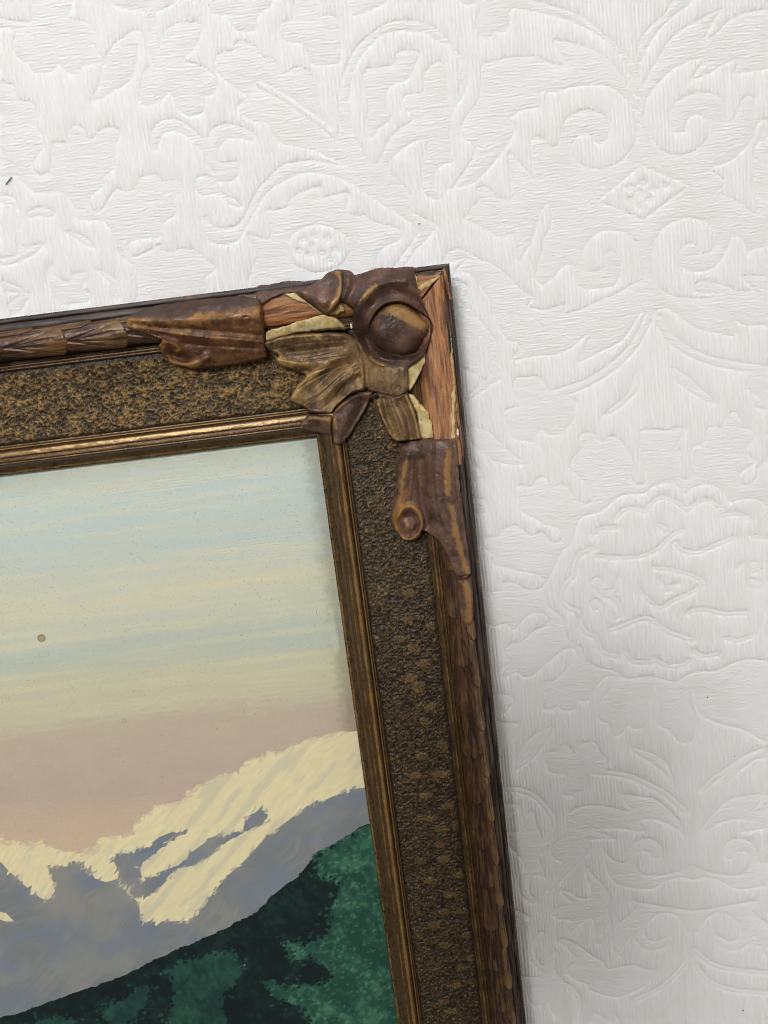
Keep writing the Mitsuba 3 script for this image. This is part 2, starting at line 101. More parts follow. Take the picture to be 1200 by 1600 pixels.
 (1, 0, [(18.8,-88.1),(20.9,-85.5),(25.4,-86.8),(27.7,-84),(31.3,-83.7),(34,-87.9),(37.7,-87.3),(41,-90.1),(44,-95.4),(47.3,-96.4),(49.5,-94.6),(47.7,-90.2),(44.2,-85.3),(41.2,-81.6),(42.8,-77.4),(46.3,-74),(45.9,-70.1),(47.8,-67.8),(51.6,-68.8),(55.1,-72.5),(57.3,-70.8),(60.5,-71.2),(62.7,-73.5),(65.7,-78.5),(66.8,-81.7),(65.9,-88),(67,-90.7),(70,-91.4),(71.5,-88.7),(69.9,-84.6),(68.9,-80.6),(69.8,-74.4),(70,-70.6),(73.8,-69.8),(80.1,-71.1),(84,-70.5),(88.2,-71.6),(86.3,-75.1),(84.1,-78.7),(86.2,-81),(84.8,-89.6),(88,-91.6),(89.9,-89.7),(90.4,-85.1),(89.8,-80.7),(91.2,-78.8),(95.1,-77.5),(96.6,-72.6),(99.9,-72),(102.4,-72.8),(104.4,-68.5),(108.2,-67.2),(110.1,-70.5),(110.5,-73.8),(114.3,-74.8),(115,-78.7),(112.8,-82.2),(112.2,-84.2),(115.7,-88.3),(112,-90.4),(108.6,-93.3),(109.3,-96),(112.3,-96.9),(115.5,-94.2),(117.2,-89.5),(130.5,-89.6),(128.1,-204),(103.4,-201.6),(90,-195.1),(86.9,-189.7),(85.9,-182.3),(84.4,-186.5),(86.7,-194.1),(87,-200),(84,-205.6),(78.5,-204.8),(74.7,-199),(70.7,-196.4),(69.6,-191.8),(71.2,-188.5),(69.6,-177.9),(67.4,-183.4),(65,-191.2),(63.9,-196.4),(59.8,-196.4),(57.2,-194.6),(55.6,-197.3),(52,-198.9),(49.7,-196.5),(49.1,-192.6),(45.2,-190.1),(46.3,-182.1),(51.5,-176.4),(52.6,-172.2),(50.5,-171.4),(46.3,-174.3),(41.7,-180.9),(37.1,-180.8),(35.2,-184.4),(30.6,-184.3),(28.9,-182.1),(26.6,-183.2),(22.6,-182.7),(22.3,-179.8),(24.5,-175.7),(22.5,-174),(23.7,-169.9),(28.5,-169.9),(34.9,-164.2),(37.9,-160.3),(36.7,-157.3),(32.7,-157.7),(27,-161.7),(23.7,-163.3),(19.9,-166.8),(15.8,-167.4),(14,-165.7),(12,-164.9),(7.8,-166.3),(5.8,-164.7),(6.9,-161.9),(10.3,-159.5),(8.6,-157.3),(9,-153.7),(11.8,-151.3),(15.9,-151.2),(21.6,-146.9),(26.2,-145.3),(27.2,-142.9),(25.5,-140.5),(21.4,-140),(18,-141.8),(13.7,-145.9),(11.6,-144.8),(9.9,-142.9),(5.1,-143.4),(2.1,-141.6),(-2.5,-134.1),(-1.9,-128.7),(2.9,-128),(10,-128.1),(10.8,-124.9),(14.2,-125.3),(18.4,-127.8),(22.2,-129.6),(26.8,-128.6),(27,-125.6),(22.8,-123.2),(15.4,-120.6),(13.4,-119.3),(8.3,-117.8),(6.7,-115.7),(7.9,-113.7),(5.1,-111.2),(3.3,-107.8),(4.3,-105.2),(10.3,-105.4),(12.3,-103),(16.4,-101.4),(20.1,-103.2),(23.2,-106.5),(28.4,-106.1),(31.2,-110),(34.3,-110.6),(36.5,-108.8),(35.4,-106),(30.4,-103.7),(26.7,-101.2),(20.7,-96.7),(20.2,-92.7)]),
 (0, 0, [(130.1,-109.7),(119.8,-107.1),(116,-104.2),(110.8,-102.8),(104.3,-103.3),(100.7,-97.6),(95.6,-95.1),(90.4,-95.5),(86.5,-97.6),(82.8,-93.5),(79,-92.3),(73.8,-93.4),(70.6,-95.6),(64.7,-95.2),(59.4,-96.3),(52.7,-100.7),(45.3,-102.2),(42.5,-105.8),(40.2,-111.9),(36,-115.1),(33.3,-119.6),(29.6,-125.9),(27.5,-133),(28.2,-137.3),(33.3,-142.6),(34.4,-149.2),(36.5,-153.9),(40.5,-157),(42,-162.3),(46,-165.9),(50.5,-167.6),(54.7,-169.6),(57.5,-172.3),(61.2,-173.3),(69.3,-173.3),(74.6,-175.7),(78.9,-176.8),(83.3,-175.1),(87.7,-173.4),(95.2,-174.3),(101.8,-172.3),(108.6,-170.9),(128.8,-167.9)]),
 (1, 1.7, [(48.1,-110),(52.2,-107.6),(58.7,-108.1)]),
 (1, 1.7, [(58.1,-104.6),(61.7,-101.3),(65.6,-101),(70.6,-103.3)]),
 (1, 1.7, [(70.7,-102.2),(74.8,-98.5),(78.7,-98.2),(83.7,-101.2),(87.4,-104.8)]),
 (1, 1.7, [(87.4,-104.3),(92.8,-101.3),(96.6,-101.8),(100.6,-105.7)]),
 (1, 1.7, [(101.5,-108.5),(106.7,-108.3),(112.4,-111.2)]),
 (1, 1.7, [(112.9,-118.4),(120.7,-120.5)]),
 (1, 2.2, [(47.7,-115.5),(42.4,-117.5),(40.5,-121.1),(39.7,-125.6),(36,-129.2),(34,-134.4),(35.8,-138.8),(40.1,-141.5),(40.2,-146.3),(42.8,-150.8),(46.9,-153.6),(47.7,-157.9),(50.4,-161.1),(55.4,-162.9)]),
 (1, 2.0, [(58.2,-161.5),(61.6,-166),(69.1,-167.5)]),
 (1, 2.0, [(70.3,-166),(74.9,-169.4),(81.3,-170.2),(84.4,-168.9)]),
 (1, 2.0, [(87.3,-164.8),(91.2,-167.5),(97.1,-167.2)]),
 (1, 1.7, [(100.8,-160.9),(106.2,-162.4),(112.4,-161)]),
 (1, 4.7, [(48.5,-130.3),(48.8,-130.8)]),
 (1, 4.4, [(47.4,-139.2),(47.6,-139.5)]),
 (1, 2.2, [(49.8,-134.3),(55.6,-134.7),(58.1,-129.6)]),
 (1, 2.2, [(51.6,-135.6),(55.9,-138.3),(57.7,-143.8),(55.4,-145.8)]),
 (1, 1.7, [(50.1,-119.1),(57.9,-120.6),(67,-121.2),(73.6,-119.4),(80.4,-114.3),(84.4,-112.7)]),
 (1, 2.2, [(75.5,-109.4),(78,-111.3)]),
 (1, 2.0, [(81.6,-117.7),(85.3,-121.4),(91.8,-122.2),(101.1,-119.4),(105.9,-118.1)]),
 (1, 1.7, [(72.7,-126.8),(82.3,-129.4),(92.5,-135.9),(79,-141.9),(73.6,-143.9),(66.1,-136.1)]),
 (1, 1.2, [(74.3,-131.6),(76.7,-135.5),(82,-134.6)]),
 (1, 1.2, [(76.6,-137.4),(79.3,-136.9)]),
 (1, 2.2, [(53.2,-151),(60,-149.4),(65.4,-147.9),(69.6,-148.4),(73.7,-152.3),(78.3,-155.7),(86.2,-159.5)]),
 (1, 2.0, [(85.4,-147.7),(89.4,-146.8),(94.7,-148),(101.3,-150.3),(109.2,-150.5)]),
 (1, 4.2, [(113.3,-131.4),(113.5,-132)]),
 (1, 3.7, [(112.3,-138.4),(114.9,-139.6)]),
 (1, 1.5, [(105.9,-131.6),(108.6,-129.2)]),
 (1, 0, [(-0.5,-173.9),(7.1,-173.4),(10.4,-176.7),(7.8,-180.8),(3.5,-183.1),(-0.5,-182.6)]),
 (1, 0, [(-1,-184.8),(6.5,-186.4),(11.9,-187.4),(11,-191.4),(7,-196.2),(3.3,-200.1),(0.3,-200.3)]),
 (1, 0, [(7.2,-209.3),(8.8,-203.3),(14.4,-195.7),(20.7,-191.8),(25.7,-191),(21.9,-197.9),(16.4,-204.3),(10.6,-207.7)]),
 (1, 0, [(21.4,-203.8),(22.4,-201.8),(25.9,-202),(28,-200.5),(30.8,-199.4),(33.3,-202.7),(34,-204.2),(36.2,-200.7),(39.9,-199.4),(43.6,-200.5),(45,-204.8),(48,-209.1),(45.8,-213),(40.7,-214.7),(38.5,-219),(36,-222.6),(32.6,-222.7),(31.7,-224.1),(27.6,-223),(27.4,-218.4),(29.7,-214.2),(24.3,-212.5),(21.7,-210.1),(21.4,-207.6)]),
 (1, 2.5, [(40.8,-213.5),(50.3,-215.7),(58.4,-218.9),(66.5,-224.2),(73.1,-229.7),(79.7,-237.7)]),
 (1, 2.5, [(-0.9,-216.1),(8.6,-218),(15.2,-221.9),(20.2,-228.7),(22.5,-235.1),(20.6,-241.1),(18.1,-243.9)]),
 (1, 0, [(-0.3,-223.8),(8.5,-225),(4.8,-229.7),(1.6,-233.9)]),
 (1, 0, [(2.1,-237),(8.3,-237.2),(9.6,-231.9),(12.7,-228.6),(14.5,-229.5),(15.4,-235.7),(17.1,-242.2),(18.7,-247.1),(15,-251.3),(16.3,-258.4),(16.6,-261.6),(13.4,-259.9),(10.5,-260.8),(9.3,-267.9),(13.1,-273.3),(8,-272.6),(4.8,-267.3),(4.9,-259.4),(7.7,-253.4),(2.5,-244.9),(2.4,-240.2)]),
 (1, 0, [(57.9,-204.5),(64.7,-206.8),(71.3,-211.3),(74.6,-216.9),(75.8,-226.1),(72.3,-219.6),(65.7,-212.7),(60.4,-208.4)]),
 (1, 0, [(53,-226.1),(60.7,-227.7),(67.8,-230.5),(74.1,-237.5),(78.3,-244.3),(79.1,-250),(75.4,-245.8),(70,-241.9),(64.5,-239.9),(59.4,-239.9),(61.9,-244.5),(58.3,-244.7),(51.4,-242.5),(40.2,-241.6),(45.6,-244.5),(49.1,-247.2),(42.7,-246.3),(37,-246.4),(38.2,-249.7),(35.1,-254),(30.5,-258.1),(24.4,-263.6),(18.4,-268.6),(17,-267.4),(21.9,-260.1),(24.5,-255.7),(20.3,-252),(20.6,-247.3),(24.6,-243.8),(27.5,-242),(27.3,-237.4),(29.5,-234.6),(29.1,-232),(34.1,-229.6),(41.1,-229.4),(47.9,-231.2),(56.1,-234.5),(54.4,-230.6)]),
 (1, 0, [(43.7,-252.1),(46.8,-256.6),(52.6,-258.9),(54.1,-252.9),(58.9,-248.8),(65.1,-249),(69,-254),(68.2,-259.2),(64.5,-258.7),(62.4,-255.3),(58.5,-255.3),(56.9,-258.9),(58.5,-264.2),(64.1,-266.9),(75.5,-266.5),(82.7,-264.4),(82.3,-272),(76.7,-269.9),(69.5,-270.8),(63.7,-273.9),(58,-273.1),(48.2,-269.5),(43.9,-262.2)]),
 (1, 0, [(22.9,-268.9),(26.8,-270),(30.3,-273.1),(35.7,-273.8),(35.1,-265.1),(34.4,-259.6),(35.6,-258.8),(38.6,-264),(42.5,-269.3),(44.2,-274.4),(43.7,-282.4),(44.2,-287.3),(41,-291.8),(39.1,-298.1),(36.3,-297.7),(36.2,-291.1),(35.7,-285.2),(29.8,-287),(26.1,-290.7),(24.7,-289.5),(27.1,-285),(21.5,-283.5),(18,-280.4),(19.9,-277.5),(24.9,-276.5),(28.6,-275.8),(25.1,-273.3)]),
 (1, 0, [(0.6,-275.4),(8.7,-281.4),(1.7,-288.6)]),
 (1, 2.7, [(12.6,-289.5),(8.1,-295.4),(8.1,-302.1),(12.2,-308.3)]),
 (1, 0, [(-0.7,-309.8),(10.8,-310.8),(12.4,-306),(15.8,-300.5),(18.2,-299.2),(19.5,-300.4),(17.4,-305),(17.9,-310.1),(20.4,-314.9),(19.9,-322.2),(18.6,-330.6),(16.1,-332.6),(13.4,-329.8),(12.6,-324.6),(7.8,-326.3),(4.4,-324.4),(4.8,-320.1),(10,-317.4),(-1.3,-315.8)]),
 (1, 2.0, [(20.3,-316.2),(24.4,-320.1),(26.9,-326.6),(25.4,-335),(21.2,-343)]),
 (1, 0, [(19.2,-293.7),(23.5,-293.6),(29,-297.7),(34.4,-303.1),(39.9,-308.2),(41.2,-311.1),(52.8,-311),(58.5,-314.2),(64.3,-315),(58,-322.5),(49,-326.4),(43,-327.2),(33.1,-322.4),(31.3,-318.8),(27.6,-316.5),(22.2,-311.4),(23.9,-307.6),(27.1,-304.7),(23.2,-298.5)]),
 (1, 0, [(44.1,-297.2),(46.9,-289.4),(54.5,-283.9),(53.4,-278.2),(60.4,-280.5),(74.5,-285.1),(81.6,-287.7),(81.3,-294.2),(78.2,-298.7),(74.3,-289.9),(68.7,-286.9),(62.9,-288.3),(59.1,-294.3),(60.8,-298.9),(65.1,-300.1),(70.4,-297.6),(69.3,-303.4),(61.9,-305.3),(56.3,-302.2),(53.1,-296.8),(49.1,-301.2),(47.9,-306),(44.6,-303.9)]),
 (1, 0, [(32.1,-335.9),(35.2,-334.6),(39.3,-338.7),(42.4,-336),(45.1,-341.2),(45.7,-355.3),(29.4,-352.9)]),
 (1, 0, [(112.7,-238.4),(110.7,-241.9),(119.1,-240.8),(126.1,-240.9),(133.1,-243.1),(137.8,-246.8),(137.2,-249.2),(139.2,-252.6),(138.5,-257.2),(141.3,-259.7),(145,-264.3),(144.9,-269.1),(140.3,-271.6),(142.5,-276.7),(146.7,-285.3),(145.3,-286.1),(139.6,-279.5),(134,-272.4),(129.8,-267),(127.1,-261.9),(128.6,-258.9),(122.9,-257.2),(116.5,-256.4),(120.2,-254.7),(125.9,-253.2),(114.6,-251.1),(107.6,-251.4),(103.9,-250.3),(106.9,-246.3),(101.9,-245),(96.2,-245.5),(90.5,-247.8),(86.4,-251),(87.8,-245.6),(92.5,-240),(99.4,-234.8),(106.7,-233.9),(114.5,-234.4)]),
 (1, 0, [(120.3,-272.7),(115.3,-278.7),(105.2,-279.6),(99.5,-278.8),(94,-274.2),(86.9,-271.3),(81.2,-271.8),(81.6,-264.2),(88.5,-268.3),(99.8,-271.8),(105.5,-270.7),(107.7,-265.9),(106.4,-261.9),(102.4,-260.7),(100.1,-263.6),(96.4,-263.1),(96,-257.6),(100.4,-253.8),(106.6,-255.3),(110.9,-260.6),(111.9,-267.1),(117.9,-266.3),(121.4,-262.7)]),
 (1, 0, [(115.8,-313.9),(112.2,-315.1),(111.5,-310),(107.9,-304.5),(104.2,-308.9),(98.4,-310.4),(91.2,-306.4),(90.6,-300.4),(95.7,-304.4),(100,-304.4),(102.2,-300.4),(99,-293.4),(93.3,-290.3),(87.5,-291.8),(82.8,-299.3),(80.2,-294),(80.5,-287.5),(87.7,-286.9),(102.1,-286.3),(109.3,-286),(107.7,-291.3),(114.7,-298.8),(116.8,-307.4)]),
 (1, 2.5, [(118.1,-215.5),(109.8,-216.5),(102.8,-218.8),(94.3,-223.4),(87.9,-228.7)]),
 (1, 0, [(115.4,-215.7),(109.7,-218.6),(102.6,-223.6),(98.5,-229.2),(100.5,-220.3),(104.3,-215.7),(111.3,-213.1),(118.2,-212.5)]),
 (1, 2.2, [(80.7,-307.3),(87.7,-314.9),(96.3,-319.5),(118.1,-325)]),
 (1, 2.2, [(81.2,-315.7),(87.2,-325),(98.8,-331.1),(117.8,-335.5)]),
 (1, 2.0, [(95.3,-306),(104,-306.6),(118.5,-310.9)]),
 (1, 2.2, [(79.8,-308.8),(72.9,-317.9),(63.7,-325.1),(51.7,-330.1)]),
]
# outlines of the ornaments, millimetres in the frame plane
ORN = {
 'scroll_top': [(-115.4,-5.7),(-113.4,-3.9),(-106.2,-2.1),(-92.4,-1.6),(-75.3,-2.3),(-68.1,-4.8),(-68.6,-14.5),(-69.6,-24.6),(-78.9,-25.6),(-89.4,-25.8),(-96.4,-25.6),(-103,-23.3),(-105.4,-19.8),(-106.7,-16),(-104.1,-15),(-108,-12.5),(-111.2,-10.9),(-116,-9.1)],
 'scroll_right': [(-24.5,-63.5),(-21.5,-61.5),(-17.5,-61.4),(-11.2,-62),(-4.4,-62.2),(-4.8,-77),(-4.5,-97.6),(-3.9,-114),(-10.3,-114),(-12.6,-104.5),(-15.3,-99.3),(-19,-95.9),(-20.7,-95.4),(-21.2,-97.5),(-24.1,-99.4),(-28.2,-98.5),(-31.3,-93.8),(-31.3,-88.8),(-29.1,-82.1),(-26.5,-68.7)],
 'scroll_tail': [(-10.1,-115.2),(-4,-115.3),(-4.2,-123.8),(-4.8,-131.5),(-8,-135.8),(-10.2,-129)],
 'lobe': [(-54.9,-3.7),(-47.3,-1),(-42.3,2.1),(-37,2),(-34.4,-0.4),(-38.2,-2.8),(-39.7,-8.4),(-44,-12),(-46.5,-12.1),(-51.3,-7.9)],
 'cap': [(-37.3,1.8),(-34.2,-0.5),(-26.4,1.1),(-12.7,0.2),(-12.8,-6.5),(-11.5,-11.9),(-10.1,-16.5),(-8.7,-20.8),(-10.8,-26.6),(-12.8,-30.5),(-19,-34.2),(-24.6,-34.1),(-28.3,-33.1),(-32.3,-30.6),(-35.5,-24.4),(-36.4,-18.6),(-35.6,-12.1),(-39.6,-8.5),(-38.2,-2.8)],
 'boss': [(-30.9,-19.3),(-29.4,-15.7),(-25.8,-12.5),(-21.1,-11.5),(-16.6,-12.9),(-12.4,-16.2),(-9.5,-19.6),(-10,-24),(-12.4,-27.5),(-16.6,-29.8),(-21.7,-29.5),(-26.8,-27.3),(-30.2,-23.5)],
 'shell': [(-68.5,-19.4),(-58.1,-18.2),(-41.3,-19.7),(-37,-23.2),(-35.5,-28.5),(-35.2,-33.2),(-35.7,-40),(-39.9,-41.2),(-46.7,-45.5),(-49,-47.7),(-56.7,-46.4),(-58.3,-44.4),(-63.2,-41.7),(-62.8,-39.8),(-59.9,-36.3),(-56.3,-32.9),(-59.2,-31.1),(-65,-28.4),(-66.2,-25.9),(-64.5,-24.6),(-68,-22.3)],
 'tongue': [(-35.9,-23.9),(-32.3,-30.7),(-28.3,-33.2),(-24.6,-34.3),(-19.3,-34.2),(-19.9,-42.3),(-25,-44.3),(-29.5,-42.5),(-33.2,-41.1),(-34.9,-39.3),(-34.6,-33.2),(-35.4,-28.5)],
 'tip': [(-60.8,-50.6),(-58.6,-48.1),(-56.6,-47.2),(-49.1,-48.6),(-47.1,-46.2),(-39.6,-42.2),(-34.1,-41.9),(-33.7,-43.4),(-39.2,-51.3),(-45.5,-58.5),(-49,-59.7),(-50.4,-58.2),(-51.2,-55.3),(-57.6,-53.3)],
 'lobes': [(-32.7,-43.5),(-28.8,-43.5),(-24.9,-44.7),(-20.4,-43.6),(-18.5,-50.7),(-17.4,-60.9),(-26,-60.9),(-28.9,-58.2),(-31,-51.5)],
 'gesso_a': [(-68.4,-19.1),(-68,-16),(-56.8,-14.3),(-46.6,-12.7),(-42.2,-14.4),(-39.7,-17.9),(-48.7,-17.3),(-58,-17.6)],
 'gesso_b': [(-21.1,-43.2),(-18,-45.1),(-13.8,-51.2),(-12.4,-56.1),(-12.6,-61.2),(-17.5,-61.2),(-17.4,-51.6),(-20.2,-45.2)],
 'gesso_c': [(-19.4,-34.2),(-12.2,-29.7),(-12.2,-33.3),(-16.4,-39.4),(-19.2,-43),(-20,-41.9)],
 'gesso_d': [(-60,-3.6),(-56.1,-3.8),(-51.5,-7.1),(-46.4,-12.3),(-48,-12),(-52.8,-7.8),(-56.4,-6.4)],
 'gesso_e': [(-44.2,-11.8),(-39.7,-8.4),(-39.2,-12.3),(-42,-13.1),(-45.8,-12.4)],
 'gesso_f': [(-12.8,-7.4),(-8.9,-5.5),(-3.5,-3.8),(-4.1,-4.5),(-7.5,-6.8),(-11.7,-8.9)],
 'gesso_g': [(-13.8,-0.1),(-12.4,0),(-12.4,-6.6),(-11,-11.7),(-11.8,-11.9),(-13,-6.7)],
 'edge_chip': [(-1.7,-1),(-1.4,-4.2),(-1,-8.7),(-0.4,-13.1),(-1.6,-12.8),(-2.3,-7.8),(-2.9,-2.6)],
 'cover': [(-69.2,0.3),(-57.7,0.9),(-47.1,-0.8),(-54.8,-3.9),(-59.8,-3.6),(-64.6,-4.9),(-68.4,-6.8),(-70.2,-6.6)],
 'gesso_h': [(-2.6,-24.2),(-2.5,-30.3),(-3.3,-34),(-3.2,-40.1),(-3.4,-44.7),(-4.5,-46.9),(-4.3,-50.8),(-5.5,-54.6),(-5.5,-58.6),(-6.9,-62),(-4.7,-62.3),(-3.6,-52.5),(-2.4,-43.3),(-2.4,-37.1),(-2,-30.3),(-2.2,-24.2)],
}
# ridges (+) and grooves (-) carved on the ornaments: width, height, line
RIDGE = {
 'scroll_top': [(1.3,1.3,[(-104,-15.2),(-105.7,-18.1),(-104.9,-21.8),(-99.7,-24.4),(-93.5,-23.8),(-89.7,-22.2)]), (1.0,1.2,[(-104.2,-15.1),(-101,-16.2),(-98.9,-18.2),(-100.4,-19.3)]), (1.6,-2.0,[(-102.2,-20),(-98.3,-21.5)]), (2.5,-0.8,[(-107.8,-11.5),(-98.1,-15.2),(-86.9,-20.8)]), (2.2,0.9,[(-113.7,-5.9),(-102,-8),(-85,-9.4),(-69.6,-10.2)]), (0.8,-0.7,[(-113.2,-7.9),(-102.5,-10.5),(-89.9,-12.8),(-69.8,-16.9)]), (0.7,-0.5,[(-98.3,-16.4),(-86.5,-18.7),(-70.1,-21.6)]), (0.6,0.4,[(-110.9,-9.4),(-94.5,-14.4),(-70.2,-19.4)])],
 'scroll_right': [(2.2,2.6,[(-22.8,-66),(-25.4,-74.5),(-27.5,-82.3),(-28.6,-87.9)]), (2.0,-1.8,[(-18,-69),(-19.1,-79.3),(-18.9,-88.3),(-17.9,-93.4)]), (1.1,2.2,[(-30,-90.2),(-27.6,-86.4),(-23.9,-85.6),(-21,-88.5),(-20.7,-93),(-23.1,-96.9),(-26.5,-98.1),(-29.5,-96.1),(-30.3,-92.6),(-30,-90.2)]), (3.0,2.2,[(-26.1,-92.8),(-25.8,-93.1)]), (0.7,-1.3,[(-26.6,-88.6),(-23,-89),(-21.6,-92.1),(-22.9,-95.2)]), (1.8,0.8,[(-8,-65.4),(-10,-80.4),(-8.5,-97.1),(-6.1,-113.3)]), (0.5,-0.5,[(-12.9,-63.2),(-14.5,-74.2),(-14.6,-85.6),(-12,-99.1)]), (0.6,-0.5,[(-6.3,-64),(-7.4,-78.3),(-6.7,-94.8),(-5.4,-110)]), (0.5,0.4,[(-20.6,-67.8),(-22.4,-76.5),(-24.1,-84.4)])],
 'scroll_tail': [(1.6,0.9,[(-7.9,-116.5),(-6.7,-123.5),(-6.8,-132.1)])],
 'lobe': [(1.0,0.9,[(-39,1),(-39.2,-3.4),(-40.6,-8),(-43.7,-11.4)]), (1.2,0.7,[(-52.3,-4.4),(-46.6,-1.4),(-41.6,1.3)])],
 'cap': [(2.6,-2.6,[(-32.8,-22),(-32.9,-16.8),(-30.4,-12.6),(-25.4,-9.5),(-19.3,-9.1),(-13.5,-12.4),(-10.1,-16.5)]), (2.6,-2.6,[(-32.8,-22),(-31,-26.8),(-27.2,-30.3),(-21.2,-32.2),(-15.7,-31.3),(-11.7,-27.6)]), (1.5,1.3,[(-35.3,-13.5),(-32.3,-9.4),(-27.3,-5.6),(-21,-4.1),(-16.4,-4.6)]), (1.4,1.2,[(-35.1,-24),(-31.8,-30.1),(-27.5,-32.9),(-19.8,-33.5)]), (1.8,-1.0,[(-38.1,-9.4),(-35.6,-5.3),(-31.4,-2.1)]), (1.2,0.8,[(-35.5,1.3),(-37,-4.4),(-39.1,-8.2)])],
 'boss': [(1.5,0.5,[(-26.1,-14.6),(-21.3,-12.9),(-17.6,-14.9),(-11.3,-20.5)])],
 'shell': [(0.7,0.5,[(-59.9,-36.3),(-55.6,-33),(-48.4,-31.5)]), (0.7,-0.6,[(-52,-41.1),(-45.1,-36.5),(-37.6,-32.9)]), (0.6,-0.5,[(-63.8,-25.5),(-54.7,-27),(-43.7,-26)]), (0.7,-0.7,[(-59.4,-43.7),(-53.5,-40.9)]), (1.5,1.4,[(-66.2,-25.6),(-61,-27.7),(-53.5,-29.4),(-42.5,-28.1)]), (1.6,-1.6,[(-62,-23.8),(-52.8,-24.2),(-41.9,-24)]), (1.8,-1.5,[(-56.6,-31.7),(-48.4,-31.5),(-39.5,-29.6)]), (1.5,1.5,[(-61.6,-39.9),(-58.2,-34.9),(-53.1,-32.1),(-48.2,-30.4)]), (1.7,-1.2,[(-54.7,-37.7),(-48.7,-33.8),(-41.3,-30.9)]), (1.6,0.9,[(-56.9,-42.8),(-49.3,-38.3),(-40.1,-34.1)]), (1.4,-1.2,[(-50,-43.7),(-43.1,-39.1),(-37.3,-36)]), (1.2,0.9,[(-44.6,-44.3),(-37.8,-40.1)]), (1.3,0.9,[(-67.7,-20.1),(-58.2,-19),(-41.4,-20.4)]), (0.32,-0.6,[(-64.6,-25.6),(-56.4,-27.7),(-40.9,-27.7)]), (0.32,-0.55,[(-63.7,-40.5),(-58,-36.5),(-48.5,-32.7),(-38.9,-30.4)]), (0.32,-0.55,[(-57.5,-43.9),(-51.9,-40.3),(-43.3,-34.5),(-37.5,-31.7)]), (0.32,-0.5,[(-51.8,-45.4),(-46.6,-41.8),(-40.4,-36.3),(-36.9,-32.9)]), (0.3,-0.45,[(-66.5,-22.5),(-55.5,-21.6),(-40.1,-22.3)]), (0.3,-0.4,[(-57.5,-32.7),(-50.7,-31.6),(-42.7,-29.6)])],
 'tongue': [(1.0,0.9,[(-35.9,-23.9),(-34.6,-33.2),(-34.9,-39.3)]), (1.8,-0.9,[(-30.7,-33.7),(-31.6,-40.5)]), (1.3,0.5,[(-24.7,-35.2),(-25.6,-42.8)]), (0.3,-0.4,[(-33,-33.4),(-32.8,-41.1)]), (0.3,-0.4,[(-27.7,-34.4),(-27.9,-42.5)]), (0.3,-0.35,[(-22.3,-35.1),(-23,-43.9)])],
 'tip': [(1.2,1.0,[(-46.8,-46.4),(-41.3,-43.2),(-34.1,-42.1)]), (2.2,-1.5,[(-43.9,-57),(-40,-51.2),(-36.1,-45.4)]), (1.4,0.9,[(-56.9,-48.3),(-50.1,-49.9)]), (1.2,0.8,[(-47.4,-50.3),(-48,-58.1)])],
 'lobes': [(1.2,1.3,[(-31.2,-46.8),(-30.6,-51.5),(-27.5,-59)]), (1.3,-1.6,[(-29,-44.7),(-28.2,-51),(-26.4,-59.1)]), (1.3,1.2,[(-26,-46.6),(-23.7,-53.2),(-22.9,-60.4)]), (1.3,-1.4,[(-23.2,-46.2),(-21.2,-52.7),(-20.5,-60.3)]), (1.2,1.1,[(-20.7,-44.9),(-18.4,-52.2),(-17.8,-60.2)]), (0.3,-0.6,[(-32.2,-45.9),(-30.7,-52.3),(-28.6,-58.1)]), (0.3,-0.6,[(-27,-44.9),(-24.8,-53),(-23.7,-60.3)]), (0.3,-0.5,[(-21.9,-44.8),(-20,-52.1),(-19,-60.5)])],
}
